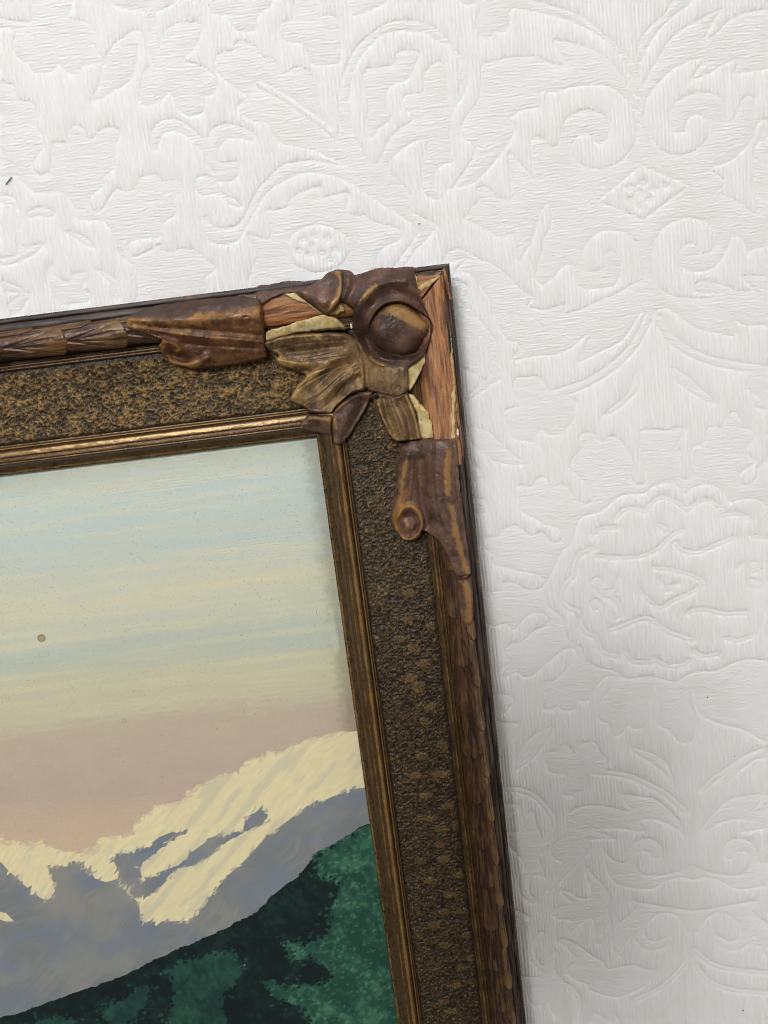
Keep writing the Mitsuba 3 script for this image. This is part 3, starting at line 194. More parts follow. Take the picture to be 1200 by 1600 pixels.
# rubbed gold on the ornaments: width, strength, line
GILD = {
 'boss': [(3.2,0.75,[(-25.2,-14.1),(-20.5,-12.9),(-16.1,-15.2),(-11.7,-20.4)]), (1.5,0.6,[(-22.3,-15.1),(-18,-17.8),(-13.6,-19.8)])],
 'cap': [(1.3,0.5,[(-32.3,-9.4),(-28.8,-6.1),(-27.2,-4.8)]), (0.8,0.7,[(-13,-0.2),(-12.8,-6.2),(-11.3,-11.9)]), (1.2,0.45,[(-31.8,-30.1),(-27.5,-32.9)]), (1.2,0.4,[(-24.4,-7.4),(-18.3,-7.4)])],
 'lobe': [(1.0,0.8,[(-40.1,1.5),(-39.3,-3.4),(-40.9,-7.6),(-44.1,-11.3)]), (0.9,0.55,[(-52.4,-4.9),(-49.2,-9.2),(-45.7,-11.9)]), (1.0,0.4,[(-45.2,-8.6),(-42.3,-9.7)])],
 'scroll_right': [(1.0,0.85,[(-7.9,-67),(-9.3,-74.9),(-9.7,-81.3)]), (1.0,0.8,[(-8.7,-87.1),(-8.1,-97.1),(-6.7,-106.5),(-5.3,-113.4)]), (1.6,0.75,[(-30.4,-90.2),(-27.6,-86.4),(-23.4,-85.3),(-20.7,-89.7)]), (1.4,0.45,[(-24.4,-79.5),(-27.4,-84.8)])],
 'scroll_tail': [(1.2,0.8,[(-6.5,-116.7),(-5.8,-121.9),(-7.1,-131.2)])],
 'scroll_top': [(2.0,0.75,[(-114.9,-7.7),(-102.6,-11.3),(-94.2,-12.7)]), (2.2,0.6,[(-91.9,-9.2),(-80.4,-7.7),(-68.8,-7.4)]), (2,0.4,[(-86.1,-15.8),(-70.6,-16.8)]), (1.0,0.6,[(-104.4,-16.3),(-102.8,-22.3),(-96.2,-24.6)])],
 'shell': [(1.5,0.5,[(-65.4,-26),(-60.4,-28.6),(-53.5,-29.4)]), (1.5,0.5,[(-61.2,-40),(-57.4,-35),(-48.2,-30.4)]), (1.2,0.4,[(-49.2,-20.8),(-41.8,-23.2)]), (2,0.35,[(-41.3,-30.9),(-37.3,-36)])],
 'tip': [(1.5,0.6,[(-59.9,-49.9),(-56.9,-48.3),(-49.3,-50)]), (1.0,0.5,[(-48.5,-50.1),(-49.2,-57.9)])],
 'lobes': [(1,0.5,[(-31.2,-46.8),(-29.9,-52.4),(-27.5,-59)]), (1,0.5,[(-20.7,-44.9),(-18.4,-52.2),(-17.8,-60.2)])],
}
# cracks through the corner casting: line, width, depth
CRACK = [([(-56.7,-46.9),(-52.9,-47.8),(-48.9,-48.3),(-49.3,-52.4),(-49.6,-57.9),(-49.2,-59.9)],0.28,3.0), ([(-48.9,-48.3),(-46.8,-45.8),(-42.9,-43),(-39.6,-41.7),(-37.1,-41.2),(-33.3,-41.4)],0.28,3.0), ([(-33.3,-41.4),(-27.3,-43.7),(-24.2,-44.5),(-20,-43)],0.2,1.2), ([(-36.6,-22.7),(-35.1,-28.6),(-34.7,-33.2),(-35.2,-39.3)],0.18,0.8)]
FLAKES = [(-29.2,-161.4),(-25.2,-169.6),(-28.1,-175.9),(-31.2,-190.7),(-24.4,-200),(-31.3,-208.6),(-23.2,-214.2),(-30.7,-219.3),(-26.6,-224.4),(-27.9,-232),(-27.2,-238.8),(-21.5,-246.4),(-33.9,-248.4),(-26.2,-255.8),(-34.3,-269.7),(-20.7,-275.9),(-30.7,-280),(-25.2,-291.7),(-28,-300.2),(-31.3,-313.2),(-31.8,-156.8),(-21.7,-187),(-34.8,-199.1),(-20.1,-224.3),(-36.5,-238.6),(-21.4,-263.9),(-29.9,-263.8),(-19.9,-286.9),(-34.7,-308.2),(-30.1,-132.5),(-20.2,-135.6),(-28.9,-144.3),(-25.4,-151.1),(-29,-159.8),(-34.4,-140),(-18.2,-124.3),(-28,-121.3)]
# outlines of the paint layers, millimetres
PAINT = {
 'snow': [(-237.5,-201.8),(-218.8,-205.9),(-210.9,-207.7),(-203.2,-211.1),(-193.5,-211.7),(-187.3,-215.6),(-183.6,-218.5),(-172.4,-218.4),(-169.8,-212.6),(-155.7,-212.2),(-150.4,-205.9),(-142.5,-200.9),(-133.5,-201.3),(-129.4,-197.3),(-118.8,-191.9),(-107.6,-191.1),(-101.1,-185.3),(-88.5,-184),(-78.4,-180.8),(-67.1,-178.6),(-56.1,-178.6),(-42.5,-179.7),(-47.9,-224.5),(-74.9,-236.5),(-121.1,-259.1),(-177.8,-254.4),(-247.4,-244.7)],
 'mountain': [(-237.1,-200.3),(-219.8,-210.4),(-213,-217.6),(-208.8,-224.4),(-202.9,-233.2),(-198.8,-237.7),(-196.1,-238.1),(-192.2,-233.1),(-193.7,-226.5),(-193.5,-221.8),(-186.1,-223.6),(-181.5,-221.9),(-176.6,-225.7),(-175.4,-230.6),(-170.9,-233.1),(-165.7,-232),(-163.1,-237.1),(-160.5,-242.3),(-159,-245.7),(-159.6,-252.9),(-157.7,-254.3),(-139.4,-256.2),(-134.4,-252.3),(-127.5,-245.2),(-120.7,-238.2),(-111,-230.8),(-101.1,-221.9),(-93.3,-216.8),(-81,-209.2),(-70.9,-206.7),(-62.2,-204.1),(-55.9,-204.2),(-45.5,-204.8),(-49.8,-240),(-78.7,-265),(-140.6,-289.5),(-261.7,-306.4)],
 'ridge': [(-166.1,-222.4),(-165,-220.2),(-157.4,-221.3),(-153,-220.3),(-145,-215.2),(-139.2,-213.6),(-133.7,-214.4),(-142.8,-218.6),(-149.3,-223.2),(-155.6,-227),(-155.4,-231.8),(-159.4,-236),(-149.4,-231.8),(-139.1,-229.3),(-132.5,-223.9),(-123.1,-218.2),(-114.4,-217),(-109.5,-216.9),(-108,-211.7),(-103.3,-208.5),(-98.5,-209.1),(-98,-212.3),(-101.6,-215.6),(-108.9,-217.8),(-116.4,-220.6),(-124.4,-226.6),(-132.1,-230.2),(-140,-230.7),(-145.9,-236.3),(-152.6,-241.8),(-155.8,-243.7),(-161.2,-241.8),(-163.9,-237.3),(-165.7,-232),(-164.5,-229)],
 'dab': [(-220.6,-239.5),(-215.4,-241.9),(-213.4,-246.2),(-216.2,-245.8),(-221.4,-243.5)],
 'dark': [(-267.3,-298.7),(-244.4,-295.1),(-229.1,-292.2),(-220,-290.9),(-209.2,-288.2),(-198.4,-285.5),(-183.1,-281.8),(-172.4,-279.1),(-163,-275.4),(-152,-271.2),(-142.9,-268.3),(-130.6,-264.3),(-118.3,-259.5),(-109.1,-255.9),(-102.3,-248.7),(-93,-243.6),(-86.5,-238.1),(-79.9,-231.1),(-70.9,-227.6),(-61.8,-222.6),(-56.6,-221),(-44.2,-217.2),(-32.3,-375.7),(-276.9,-339.7)],
 'light': [(-82.7,-232.9),(-79.9,-231.4),(-70.9,-227.3),(-61.8,-222.9),(-57.4,-221.3),(-44.5,-219.5),(-32.3,-375.7),(-98.4,-365.9),(-95.1,-314.8),(-97.6,-306.2),(-108.4,-299.2),(-113.7,-290.8),(-108.5,-289.9),(-101.6,-293.4),(-88.6,-294.4),(-82.5,-292.7),(-83.4,-288.4),(-91.2,-281.4),(-98.5,-282),(-101.4,-271.7),(-90,-273.3),(-81.8,-271.1),(-79.9,-263.2),(-76,-255.6),(-73.8,-249.4),(-76.1,-245.1),(-82.3,-243.5)],
 'mid': [(-154.8,-278.8),(-144.1,-275.6),(-132.1,-273.2),(-121,-272.2),(-119.7,-282.4),(-123.9,-290.2),(-129.7,-294.5),(-131.5,-301),(-130.7,-309.7),(-134.4,-342.6),(-166.7,-337.9),(-158.1,-305.8),(-151.3,-288),(-152.6,-282.8)],
 'mid2': [(-187,-294.8),(-169.6,-287.9),(-162.9,-283),(-160.3,-285),(-164.9,-294.5),(-172.5,-303.7),(-178.2,-318.5),(-186.9,-317.3),(-182.6,-302.3),(-184.8,-298.5)],
 'mid3': [(-212.1,-295.5),(-200.1,-294.3),(-195.5,-300.4),(-198.4,-315.6),(-224.4,-311.8)],
}

# ------------------------------------------------------------------ helpers
def lin(r, g, b, k=1.0):
    c = np.array([r, g, b]) / 255.0
    c = np.where(c <= 0.04045, c / 12.92, ((c + 0.055) / 1.055) ** 2.4) * k
    return [float(v) for v in c]
def C3(r, g, b, k=1.0): return mi.Color3f(*lin(r, g, b, k))
def sm(a, b, x):
    t = np.clip((x - a) / (b - a), 0, 1); return t * t * (3 - 2 * t)
def nz(x, y, s, o=3, seed=0, sy=None):
    """numpy fractal noise, s = size in mm"""
    return meshkit.fbm(np.stack([np.asarray(x) / s, np.asarray(y) / (sy or s), np.zeros_like(np.asarray(x, float)) + 0.37], -1), o, seed)
def curve(P, n=6):
    """closed Catmull-Rom through P; a doubled point stays sharp"""
    P = np.array(P, float); m = len(P); t = (np.arange(n) / n)[:, None]
    out = []
    for i in range(m):
        a, b, c, d = P[i - 1], P[i], P[(i + 1) % m], P[(i + 2) % m]
        out.append(0.5 * (2 * b + (c - a) * t + (2 * a - 5 * b + 4 * c - d) * t ** 2 + (3 * b - a - 3 * c + d) * t ** 3))
    return np.vstack(out)
def curve_open(P, n=6):
    P = np.array(P, float); P = np.vstack([2 * P[0] - P[1], P, 2 * P[-1] - P[-2]]); t = (np.arange(n) / n)[:, None]
    out = []
    for i in range(1, len(P) - 2):
        a, b, c, d = P[i - 1:i + 3]
        out.append(0.5 * (2 * b + (c - a) * t + (2 * a - 5 * b + 4 * c - d) * t ** 2 + (3 * b - a - 3 * c + d) * t ** 3))
    return np.vstack(out + [P[-2][None]])
def grid_faces(n, m, flip=False):
    i = np.arange(n - 1)[:, None] * m + np.arange(m - 1)[None]
    f = np.stack([i, i + m, i + m + 1, i + 1], -1).reshape(-1, 4)
    return f[:, ::-1] if flip else f
def tri(f): return np.vstack([f[:, [0, 1, 2]], f[:, [0, 2, 3]]])
def put(key, v, f, bsdf, smooth=True, uv=None, label=None, cat=None, kind=None, group=None):
    v = np.asarray(v, float) * MM; f = np.asarray(f)
    if f.shape[1] == 4: f = tri(f)
    n = np.cross(v[f[:, 1]] - v[f[:, 0]], v[f[:, 2]] - v[f[:, 0]])
    if n[:, 2].sum() < 0: f = f[:, ::-1]
    scene[key] = mikit.ply((v, f), bsdf, smooth, uv=uv)
    L = {k: x for k, x in dict(label=label, category=cat, kind=kind, group=group).items() if x}
    if L: labels[key] = L
used = {}
def numbered(name):
    n = used.get(name, 0); used[name] = n + 1
    return name if n == 0 else f'{name}_{n:03d}'
def two(d): return {'type': 'twosided', 'bsdf': d}
def mat(key, fn, rough=0.5, spec=0.5, metal=0.0, bump=None, bump_eps=2e-4, **more):
    d = {'type': 'principled', 'base_color': proc(fn) if callable(fn) else {'type': 'rgb', 'value': fn}, 'roughness': proc(rough) if callable(rough) else rough,
         'specular': spec, 'metallic': metal, **more}
    if bump: d = {'type': 'bumpmap', 'arbitrary': {**proc(bump[0], eps=bump_eps)}, 'scale': bump[1], 'bsdf': d}
    scene[key] = two(d)

# ------------------------------------------------------------------ materials (p in metres)
def cloth_col(p, n, uv):
    x, y = p.x * 1000, p.y * 1000
    a = fbm(x / 9, y / 9, 0, 3); b = noise(x / 1.1, y / 1.1, 4)
    c = mix(C3(240, 240, 239, .93), C3(239, 238, 235, .93), smoothstep(.4, .7, a))
    tan = smoothstep(.965, .99, noise(x / .9, y / .9, 11)) * smoothstep(.62, .72, fbm(x / 22, y / 22, 8, 2))   # scattered specks of old rust
    return mix(c, C3(206, 182, 140), tan * .8)
mat('cloth_weave', cloth_col, 0.62, 0.25, sheen=0.25)

def streak(p, along, s=1.0):
    """grain along one rail: along = 'x' or 'y'"""
    x, y = p.x * 1000, p.y * 1000
    return (fbm(x / (9 * s), y / (.55 * s), p.z * 1500, 3) if along == 'x' else fbm(x / (.55 * s), y / (9 * s), p.z * 1500, 3))
def edge_fn(al):
    def f(p, n, uv):
        g = streak(p, al); w = fbm(p.x * 300, p.y * 300, p.z * 300, 3)
        c = mix(C3(34, 26, 24), C3(84, 70, 60), smoothstep(.35, .75, g))
        return mix(c, C3(120, 78, 42), smoothstep(.66, .76, w) * smoothstep(.5, .7, g) * .8)
    return f
mat('edge_x', edge_fn('x'), 0.5, 0.45); mat('edge_y', edge_fn('y'), 0.5, 0.45)

def leaf_fn(al, k):
    def f(p, n, uv):
        x, y = p.x * 1000, p.y * 1000
        g = streak(p, al, 1.3); w = fbm(x / 4, y / 4, p.z * 200, 4); s = noise(x / .5, y / .5, 3)
        c = mix(C3(56, 41, 32, k), C3(96, 68, 46, k), smoothstep(.35, .65, g))
        c = mix(c, C3(92, 40, 24, k), smoothstep(.55, .68, fbm(x / 7 + 9, y / 7, 2, 3)) * .28)
        gold = smoothstep(.40, .74, w * .28 + uv.x * .5 + g * .32)
        c = mix(c, C3(152, 117, 66, k), gold * .8)
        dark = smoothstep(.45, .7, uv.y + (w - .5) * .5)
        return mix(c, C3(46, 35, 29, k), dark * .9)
    return f
mat('leaf_x', leaf_fn('x', .85), 0.4, 0.5, 0.2); mat('leaf_y', leaf_fn('y', .85), 0.4, 0.5, 0.2)

def panel_fn(lo, mid, hi, spots):
    def f(p, n, uv):
        x, y = p.x * 1000, p.y * 1000
        w = fbm(x / 5, y / 5, 1, 3); s = noise(x / .35, y / .35, 9)
        c = mix(C3(*lo), C3(*mid), smoothstep(.22, .66, uv.x + (w - .5) * .2))
        return mix(c, C3(*hi), smoothstep(.60, 1.0, uv.x + (w - .5) * .15 + (s - .5) * .25))
    return f
mat('panel_gesso', panel_fn((37, 29, 18), (70, 55, 33), (142, 112, 64), 0), 0.5, 0.4, 0.12)

def lip_fn(al, k):
    def f(p, n, uv):
        x, y = p.x * 1000, p.y * 1000
        g = streak(p, al, .7) * .45 + fbm(x / .8, y / .8, p.z * 900, 3) * .55; w = fbm(x / 6, y / 6, 5, 3); q = (fbm(x / 1.6, y / .35, 4, 3) if al == 'x' else fbm(x / .35, y / 1.6, 4, 3))
        c = mix(C3(70, 53, 33, k), C3(100, 76, 46, k), smoothstep(.25, .75, g))
        gold = smoothstep(.48, .76, uv.x * .6 + w * .36 + (g - .45) * .3)
        c = mix(c, C3(158, 123, 70, k), gold * .85)
        return mix(c, C3(36, 27, 19, k), smoothstep(.56, .70, q) * uv.y * .75)
    return f
mat('lip_x', lip_fn('x', .92), 0.35, 0.5, 0.35); mat('lip_y', lip_fn('y', .92), 0.35, 0.5, 0.35)

def orn_fn(dark, mid, red, gold, k=1.0):
    def f(p, n, uv):
        x, y, z = p.x * 1000, p.y * 1000, p.z * 1000
        w = fbm(x / 5, y / 5, z / 5, 4); s = fbm(x / .9, y / .9, z / .9 + 5, 2); h = fbm(x / 11 + 4, y / 11, 3, 2)
        c = mix(C3(*dark, k), C3(*mid, k), smoothstep(.3, .68, w * .7 + s * .3))
        c = mix(c, C3(*red, k), smoothstep(.5, .66, h) * .55)
        fine = noise(x / .3, y / .3, z / .3 + 2); c = c * (.84 + .32 * fine)                        # grain of the worn bronze powder
        c = mix(c, C3(156, 128, 84, k), smoothstep(.86, .93, noise(x / .55, y / .55, z / .55 + 9)) * smoothstep(.45, .6, fbm(x / 6, y / 6, 7, 2)) * .7)
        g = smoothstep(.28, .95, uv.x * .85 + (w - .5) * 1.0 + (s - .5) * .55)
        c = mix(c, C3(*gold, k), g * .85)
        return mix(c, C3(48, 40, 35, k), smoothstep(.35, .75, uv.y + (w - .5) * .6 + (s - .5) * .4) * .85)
    return f
def patina_rough(lo, hi):
    return lambda p, n, uv: lo + (hi - lo) * smoothstep(.35, .65, fbm(p.x * 350, p.y * 350, p.z * 350, 3))
PR = patina_rough(.4, .68)
mat('bole', orn_fn((54, 38, 31), (98, 68, 52), (62, 38, 34), (156, 118, 66)), PR, 0.5, 0.12)
mat('bronze', orn_fn((80, 62, 42), (138, 110, 72), (116, 88, 60), (178, 144, 92)), PR, 0.5, 0.2)
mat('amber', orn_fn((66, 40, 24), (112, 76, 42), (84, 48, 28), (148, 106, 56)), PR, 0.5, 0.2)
mat('umber', orn_fn((64, 46, 37), (108, 80, 63), (88, 60, 48), (148, 108, 60)), PR, 0.5, 0.12)

def wood_fn(al):
    def f(p, n, uv):
        g = streak(p, al, .8); q = streak(p, al, .35); w = fbm(p.x * (60 if al == 'x' else 420), p.y * (420 if al == 'x' else 60), 3, 3)
        c = mix(C3(110, 73, 49), C3(180, 126, 84), smoothstep(.28, .68, g * .6 + q * .4))
        c = mix(c, C3(206, 146, 92), smoothstep(.64, .8, q) * .6)
        return mix(c, C3(78, 42, 28), smoothstep(.55, .72, w) * .7)
    return f
mat('wood_x', wood_fn('x'), 0.6, 0.35); mat('wood_y', wood_fn('y'), 0.6, 0.35)
def gesso_fn(p, n, uv):
    w = fbm(p.x * 400, p.y * 400, p.z * 400, 4)
    return mix(C3(186, 160, 106), C3(208, 190, 140), smoothstep(.35, .6, w)) * (1 - .22 * smoothstep(.58, .75, fbm(p.x * 500, p.y * 500, 2, 4)))
mat('gesso', gesso_fn, 0.75, 0.2)
mat('bright_chip', lin(216, 206, 190), 0.7, 0.2)
mat('nail_iron', lin(40, 38, 38), 0.2, 0.6, 0.6)
mat('crumb', lin(92, 72, 58), 0.8, 0.2)

# ------------------------------------------------------------------ the tablecloth: woven relief, satin figures sunk in a ribbed ground
X0, X1, Y0, Y1, GS = -165.0, 142.0, -372.0, 128.0, 0.31
HX, HY = -9.0, -9.0        # hidden under the frame: x < HX and y < HY
def cloth_fields():
    st = 0.3
    gx = np.arange(X0 - 2, X1 + 2, st); gy = np.arange(Y0 - 2, Y1 + 2, st)
    m = np.zeros((len(gy), len(gx)), bool)
    for kind, w, P in CLOTH:
        g = LineString(curve_open(P)).buffer(w * .58) if w else Polygon(curve(P)).buffer(0)
        if g.is_empty: continue
        a, b, c, d = g.bounds
        i0, i1 = np.searchsorted(gx, [a, c]); j0, j1 = np.searchsorted(gy, [b, d])
        if i1 <= i0 or j1 <= j0: continue
        xx, yy = np.meshgrid(gx[i0:i1], gy[j0:j1]); shapely.prepare(g)
        inside = shapely.contains_xy(g, xx, yy)
        m[j0:j1, i0:i1][inside] = bool(kind)
    sd = blur((edt(m) - edt(~m)) * st, 1.1)      # > 0 inside the satin
    return gx, gy, sd
cgx, cgy, csd = cloth_fields()
def cloth_z(x, y):
    sd = map_coordinates(csd, [(y - cgy[0]) / 0.3, (x - cgx[0]) / 0.3], order=1, mode='nearest')
    wx = x + (nz(x, y, 13, 2, 3) - .5) * 1.6; wy = y + (nz(x, y, 13, 2, 5) - .5) * 1.6
    sat = sm(-.5, .5, sd)
    # ground: cords along y, beaded by the weft
    ph = wx / 1.42 + y * .0
    cord = .5 + .5 * np.cos(2 * np.pi * ph)
    col = np.floor(ph + .5)
    bead = .5 + .5 * np.cos(2 * np.pi * (wy / .95 + .5 * (col % 2) + (nz(x, y, 3, 2, 8) - .5) * .8))
    gnd = .32 * cord * (.66 + .34 * bead) + .06 * nz(x, y, .8, 2, 12)
    # satin: fine, wavering floats along x
    fl = wy + .1 * x * .0 + (nz(x, y, 2.6, 2, 21, 1.2) - .5) * 1.3
    flo = .5 + .5 * np.cos(2 * np.pi * fl / .92)
    s = .30 * flo * (.35 + nz(x, y, 2.2, 2, 31, .9)) + .05 * nz(x, y, 1.4, 2, 33, .5) - .20
    groove = -.45 * np.exp(-np.sqrt(sd ** 2 + .1) / 1.15)            # both weaves swell away from the outline between them
    return (1 - sat) * gnd + sat * s + groove + .9 * (nz(x, y, 60, 2, 41) - .5)
def cloth():
    vs, fs, at = [], [], 0
    blocks = [(X0, X1, HY, Y1), (HX, X1, Y0, HY)]
    for a, b, c, d in blocks:
        nx, ny = int((b - a) / GS) + 1, int((d - c) / GS) + 1
        x, y = np.meshgrid(np.linspace(a, b, nx), np.linspace(c, d, ny), indexing='ij')
        z = cloth_z(x, y)
        vs.append(np.stack([x, y, z], -1).reshape(-1, 3)); fs.append(grid_faces(nx, ny) + at); at += nx * ny
    # the rest of the cloth lies flat beyond the picture and under the frame
    for a, b, c, d in [(-700, X0, -900, 500), (X0, X1, Y1, 500), (X1, 700, -900, 500), (HX, X1, -900, Y0), (X0, HX, -900, HY)]:
        nx, ny = max(2, int((b - a) / 12)), max(2, int((d - c) / 12))
        x, y = np.meshgrid(np.linspace(a, b, nx), np.linspace(c, d, ny), indexing='ij')
        vs.append(np.stack([x, y, x * 0 - .05], -1).reshape(-1, 3)); fs.append(grid_faces(nx, ny) + at); at += nx * ny
    put('tablecloth', np.vstack(vs), np.vstack(fs), 'cloth_weave', True, label='white damask tablecloth woven with leaves, scrolls and a scalloped medallion, under the picture frame', cat='tablecloth')
cloth()

# ------------------------------------------------------------------ the picture frame
F = 'picture_frame'
labels[F] = {'label': 'old gilded wooden picture frame with a chipped ornamental corner showing bare wood', 'category': 'picture frame'}
def rail(al, s, d, z):
    """points of a rail: s along it from the outer corner, d inwards from its outer edge"""
    return np.stack([-s, -d, z], -1) if al == 'x' else np.stack([-d, -s, z], -1)
def stations(fine_end, end, ds, start=0.0):
    return np.concatenate([np.arange(start, fine_end, ds), np.linspace(fine_end, end, 40)])
def strip(key, al, s, d, zf, bsdf, uvf=None, mitre=True, smooth=True):
    S, D = np.meshgrid(s, d, indexing='ij')
    if mitre: S = np.where(S < 70, np.maximum(S, 0) * (70 - D) / 70 + D, S)    # the mitred end leans at 45 degrees
    Z = zf(S, D)
    uv = None if uvf is None else np.stack([a * np.ones_like(S) for a in uvf(S, D)], -1).reshape(-1, 2)
    put(key, rail(al, S, D, Z).reshape(-1, 3), grid_faces(len(s), len(d)), bsdf, smooth, uv)
L = {'x': (185, 300), 'y': (345, 440)}
for al, tag in (('x', ''), ('y', '_001')):
    sd_ = 2.0 if al == 'x' else 13.0
    # dark outer edge: the side of the frame and a narrow ledge with a groove
    de = np.array([.55, .5, .45, .35, .15, 0, .1, .35, .8, 1.4, 1.8, 2.0, 2.2, 2.5, 3.2, 4.0, 4.8, 5.6])
    ze = np.array([0, 4, 8, 12, 14.6, 15.6, 16.3, 16.7, 16.9, 17.0, 16.8, 16.3, 16.8, 17.2, 17.4, 17.5, 17.3, 16.2])
    s = stations(*L[al], .7)
    strip(f'{F}__outer_edge{tag}', al, s, de, lambda S, D: np.broadcast_to(ze, S.shape) + (ze > 10) * ((nz(S, D * 3, 14, 3, 50 + len(tag)) - .5) * .7 + (nz(S, D, 2.2, 3, 51) - .5) * .25), f'edge_{al}', smooth=40)
    # small double bead between moulding and panel
    db = np.linspace(13.6, 18.4, 22)
    strip(f'{F}__bead{tag}', al, stations(*L[al], .6), db, lambda S, D: 13.2 + .55 * np.abs(np.cos((D - 15.2) * np.pi / 1.6)) * sm(15.0, 15.3, D) * sm(18.35, 18.1, D) + (nz(S, D, 2.5, 3, 61) - .5) * .25 - sm(18.0, 18.4, D) * 1.2,
          f'lip_{al}', lambda S, D: (np.abs(np.cos((D - 15.2) * np.pi / 1.6)) * sm(15.0, 15.3, D) * (.45 if al == 'x' else .7), D * 0))
    # inner lip: a thin bead, a double-ridged bead and a flat that slopes to the sight edge
    dl = np.concatenate([np.linspace(45.0, 52.6, 46), np.linspace(52.75, 55.9, 16), [56.0, 56.0]])
    def lipz(S, D, al=al):
        z = 10.2 + 1.5 * np.exp(-((D - 46.2) / .42) ** 2)
        z = z + sm(46.6, 47.3, D) * (2.0 + .9 * np.sqrt(np.clip(1 - ((D - 49.5) / 2.9) ** 2, 0, 1))) * sm(52.8, 52.2, D)
        z = z - .35 * np.exp(-((D - 49.7) / .22) ** 2) - .3 * np.exp(-((D - 51.3) / .2) ** 2)
        z = z + sm(52.2, 52.8, D) * (.9 - (D - 52.5) * .75)
        z = z + (nz(S, D * 4, 6, 3, 71) - .5) * .35 + (nz(S, D, 1.1, 2, 72) - .5) * .18
        z[:, -1] = 5.0
        return z
    def lipuv(S, D, al=al):
        g = np.exp(-((D - 46.2) / .4) ** 2) + np.exp(-((D - 48.3) / .8) ** 2) + .7 * np.exp(-((D - 50.5) / .5) ** 2) + .6 * np.exp(-((D - 55.3) / .5) ** 2) + .25 * sm(52.6, 53, D)
        g = np.clip(g, 0, 1) * (.75 + .5 * nz(S, D, 18, 2, 75))
        if al == 'x': g = g * (1 + .5 * sm(95, 135, S) * sm(.35, .6, nz(S, D * 2, 6, 3, 76)))       # less worn gold towards the left
        return g, sm(52.4, 53, D)
    strip(f'{F}__inner_lip{tag}', al, stations(*L[al], .5), dl, lipz, f'lip_{al}', lipuv)
    # textured panel
    dp = np.arange(17.6, 45.9, .27)
    cache = {}
    def panelz(S, D, al=al):
        x, y = (S, D) if al == 'x' else (D, S)
        base = np.interp(D, [17.6, 19, 26, 36, 44, 45.8], [11.6, 11.4, 10.4, 9.8, 9.7, 9.4])
        wx, wy = x + (nz(x, y, 3, 2, 80) - .5) * 2.2, y + (nz(x, y, 3, 2, 81) - .5) * 2.2
        r1 = 1 - np.abs(2 * nz(wx, wy, 1.5, 2, 82, 1.2) - 1); r2 = 1 - np.abs(2 * nz(wx, wy, .95, 2, 83) - 1)
        if al == 'x':
            crust = .55 * r1 ** 3 + .38 * r2 ** 3 + .30 * sm(.45, .72, nz(wx, wy, 2.6, 3, 84, 1.9)) + .2 * nz(x, y, .5, 2, 85)
        else:
            k = sm(150, 70, S)                        # rougher near the corner, broad flat flakes farther on
            flake = np.zeros_like(x)
            for fx, fy in FLAKES:                      # flat islands of gesso, read one by one from the panel
                sel = np.abs(y + fy) < 6
                if not sel.any(): continue
                rw = np.abs(y[:, 0] + fy) < 6
                X_, Y_ = x[rw] + fx, y[rw] + fy
                q = np.sqrt((X_ / 3.3) ** 2 + (Y_ / 1.9) ** 2) + (nz(x[rw], y[rw], 1.3, 3, 86) - .5) * 1.5
                flake[rw] = np.maximum(flake[rw], sm(1.0, .75, q))
            flake = np.maximum(flake, .6 * sm(.60, .66, nz(wx, wy, 2.6, 3, 88, 1.6))); worm = r1 ** 4
            crust = (1 - k) * np.maximum(.7 * flake, .52 * worm + .32 * r2 ** 4) + k * (.45 * r1 ** 3 + .36 * r2 ** 3 + .3 * flake) + .12 * nz(x, y, .5, 2, 87)
        edge = sm(17.8, 20.5, D) * sm(45.6, 43.5, D)
        cache['u'] = np.clip(crust * .95 * (.35 + .65 * edge), 0, 1)
        return base + crust * 1.15 * (.15 + .85 * edge)
    strip(f'{F}__textured_panel{tag}', al, stations(*L[al], .3), dp, panelz, 'panel_gesso', lambda S, D: (cache['u'], S * 0))
    # leaf moulding: a round bar under overlapping leaves, each leaf its own piece
    LM = f'{F}__leaf_moulding{tag}'
    first = 100.0 if al == 'x' else 90.0
    c, r = (9.8, 5.0) if al == 'x' else (9.4, 4.6)
    a = np.linspace(-1.65, 1.65, 30)
    sb = np.linspace(first, L[al][1], 60)
    S, A = np.meshgrid(sb, a, indexing='ij')
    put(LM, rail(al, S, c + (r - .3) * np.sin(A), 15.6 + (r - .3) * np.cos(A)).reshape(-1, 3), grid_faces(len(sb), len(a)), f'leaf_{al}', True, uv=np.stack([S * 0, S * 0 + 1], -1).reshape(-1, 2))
    if al == 'x': rows = [q for t in (95.0, 116.5, 138.8, 161.5, 184.0) for q in ((t, -1.05, 1.5, 27.0, 0), (t + 12, -1.55, -.55, 24.0, 1))]
    else: rows = [q for t in np.arange(112.0, 350.0, 19.6) for q in ((t, -.62, 1.5, 25.0, 0), (t + 9.5, -1.55, -.25, 22.0, 1))]
    # each row: where the tip lies, the leaf's two edges round the bar, its length, 1 for the narrow leaves on the outer side
    for (tip, a0, a1, ln, side) in rows:
        nu, na = (84, 44) if side == 0 else (64, 26)
        u, w = np.meshgrid(np.linspace(0, 1, nu), np.linspace(-1, 1, na), indexing='ij')
        j = rng.normal(0, 1, 4)
        sgn = 1 if al == 'y' else -1                     # tips point away from the corner on the side rail, towards it on the top rail
        ss = tip + j[0] * .8 - sgn * ((1 - u) * ln + u ** 2 * (3.6 if side == 0 else 5.0) * np.abs(w) ** 2.2 * (1 + .2 * j[1] * w))
        aa = (a0 + a1) / 2 + (a1 - a0) / 2 * w * ((.55 + .45 * sm(0, .65, u)) if al == 'x' else (.85 + .15 * sm(0, .5, u))) + j[2] * .03
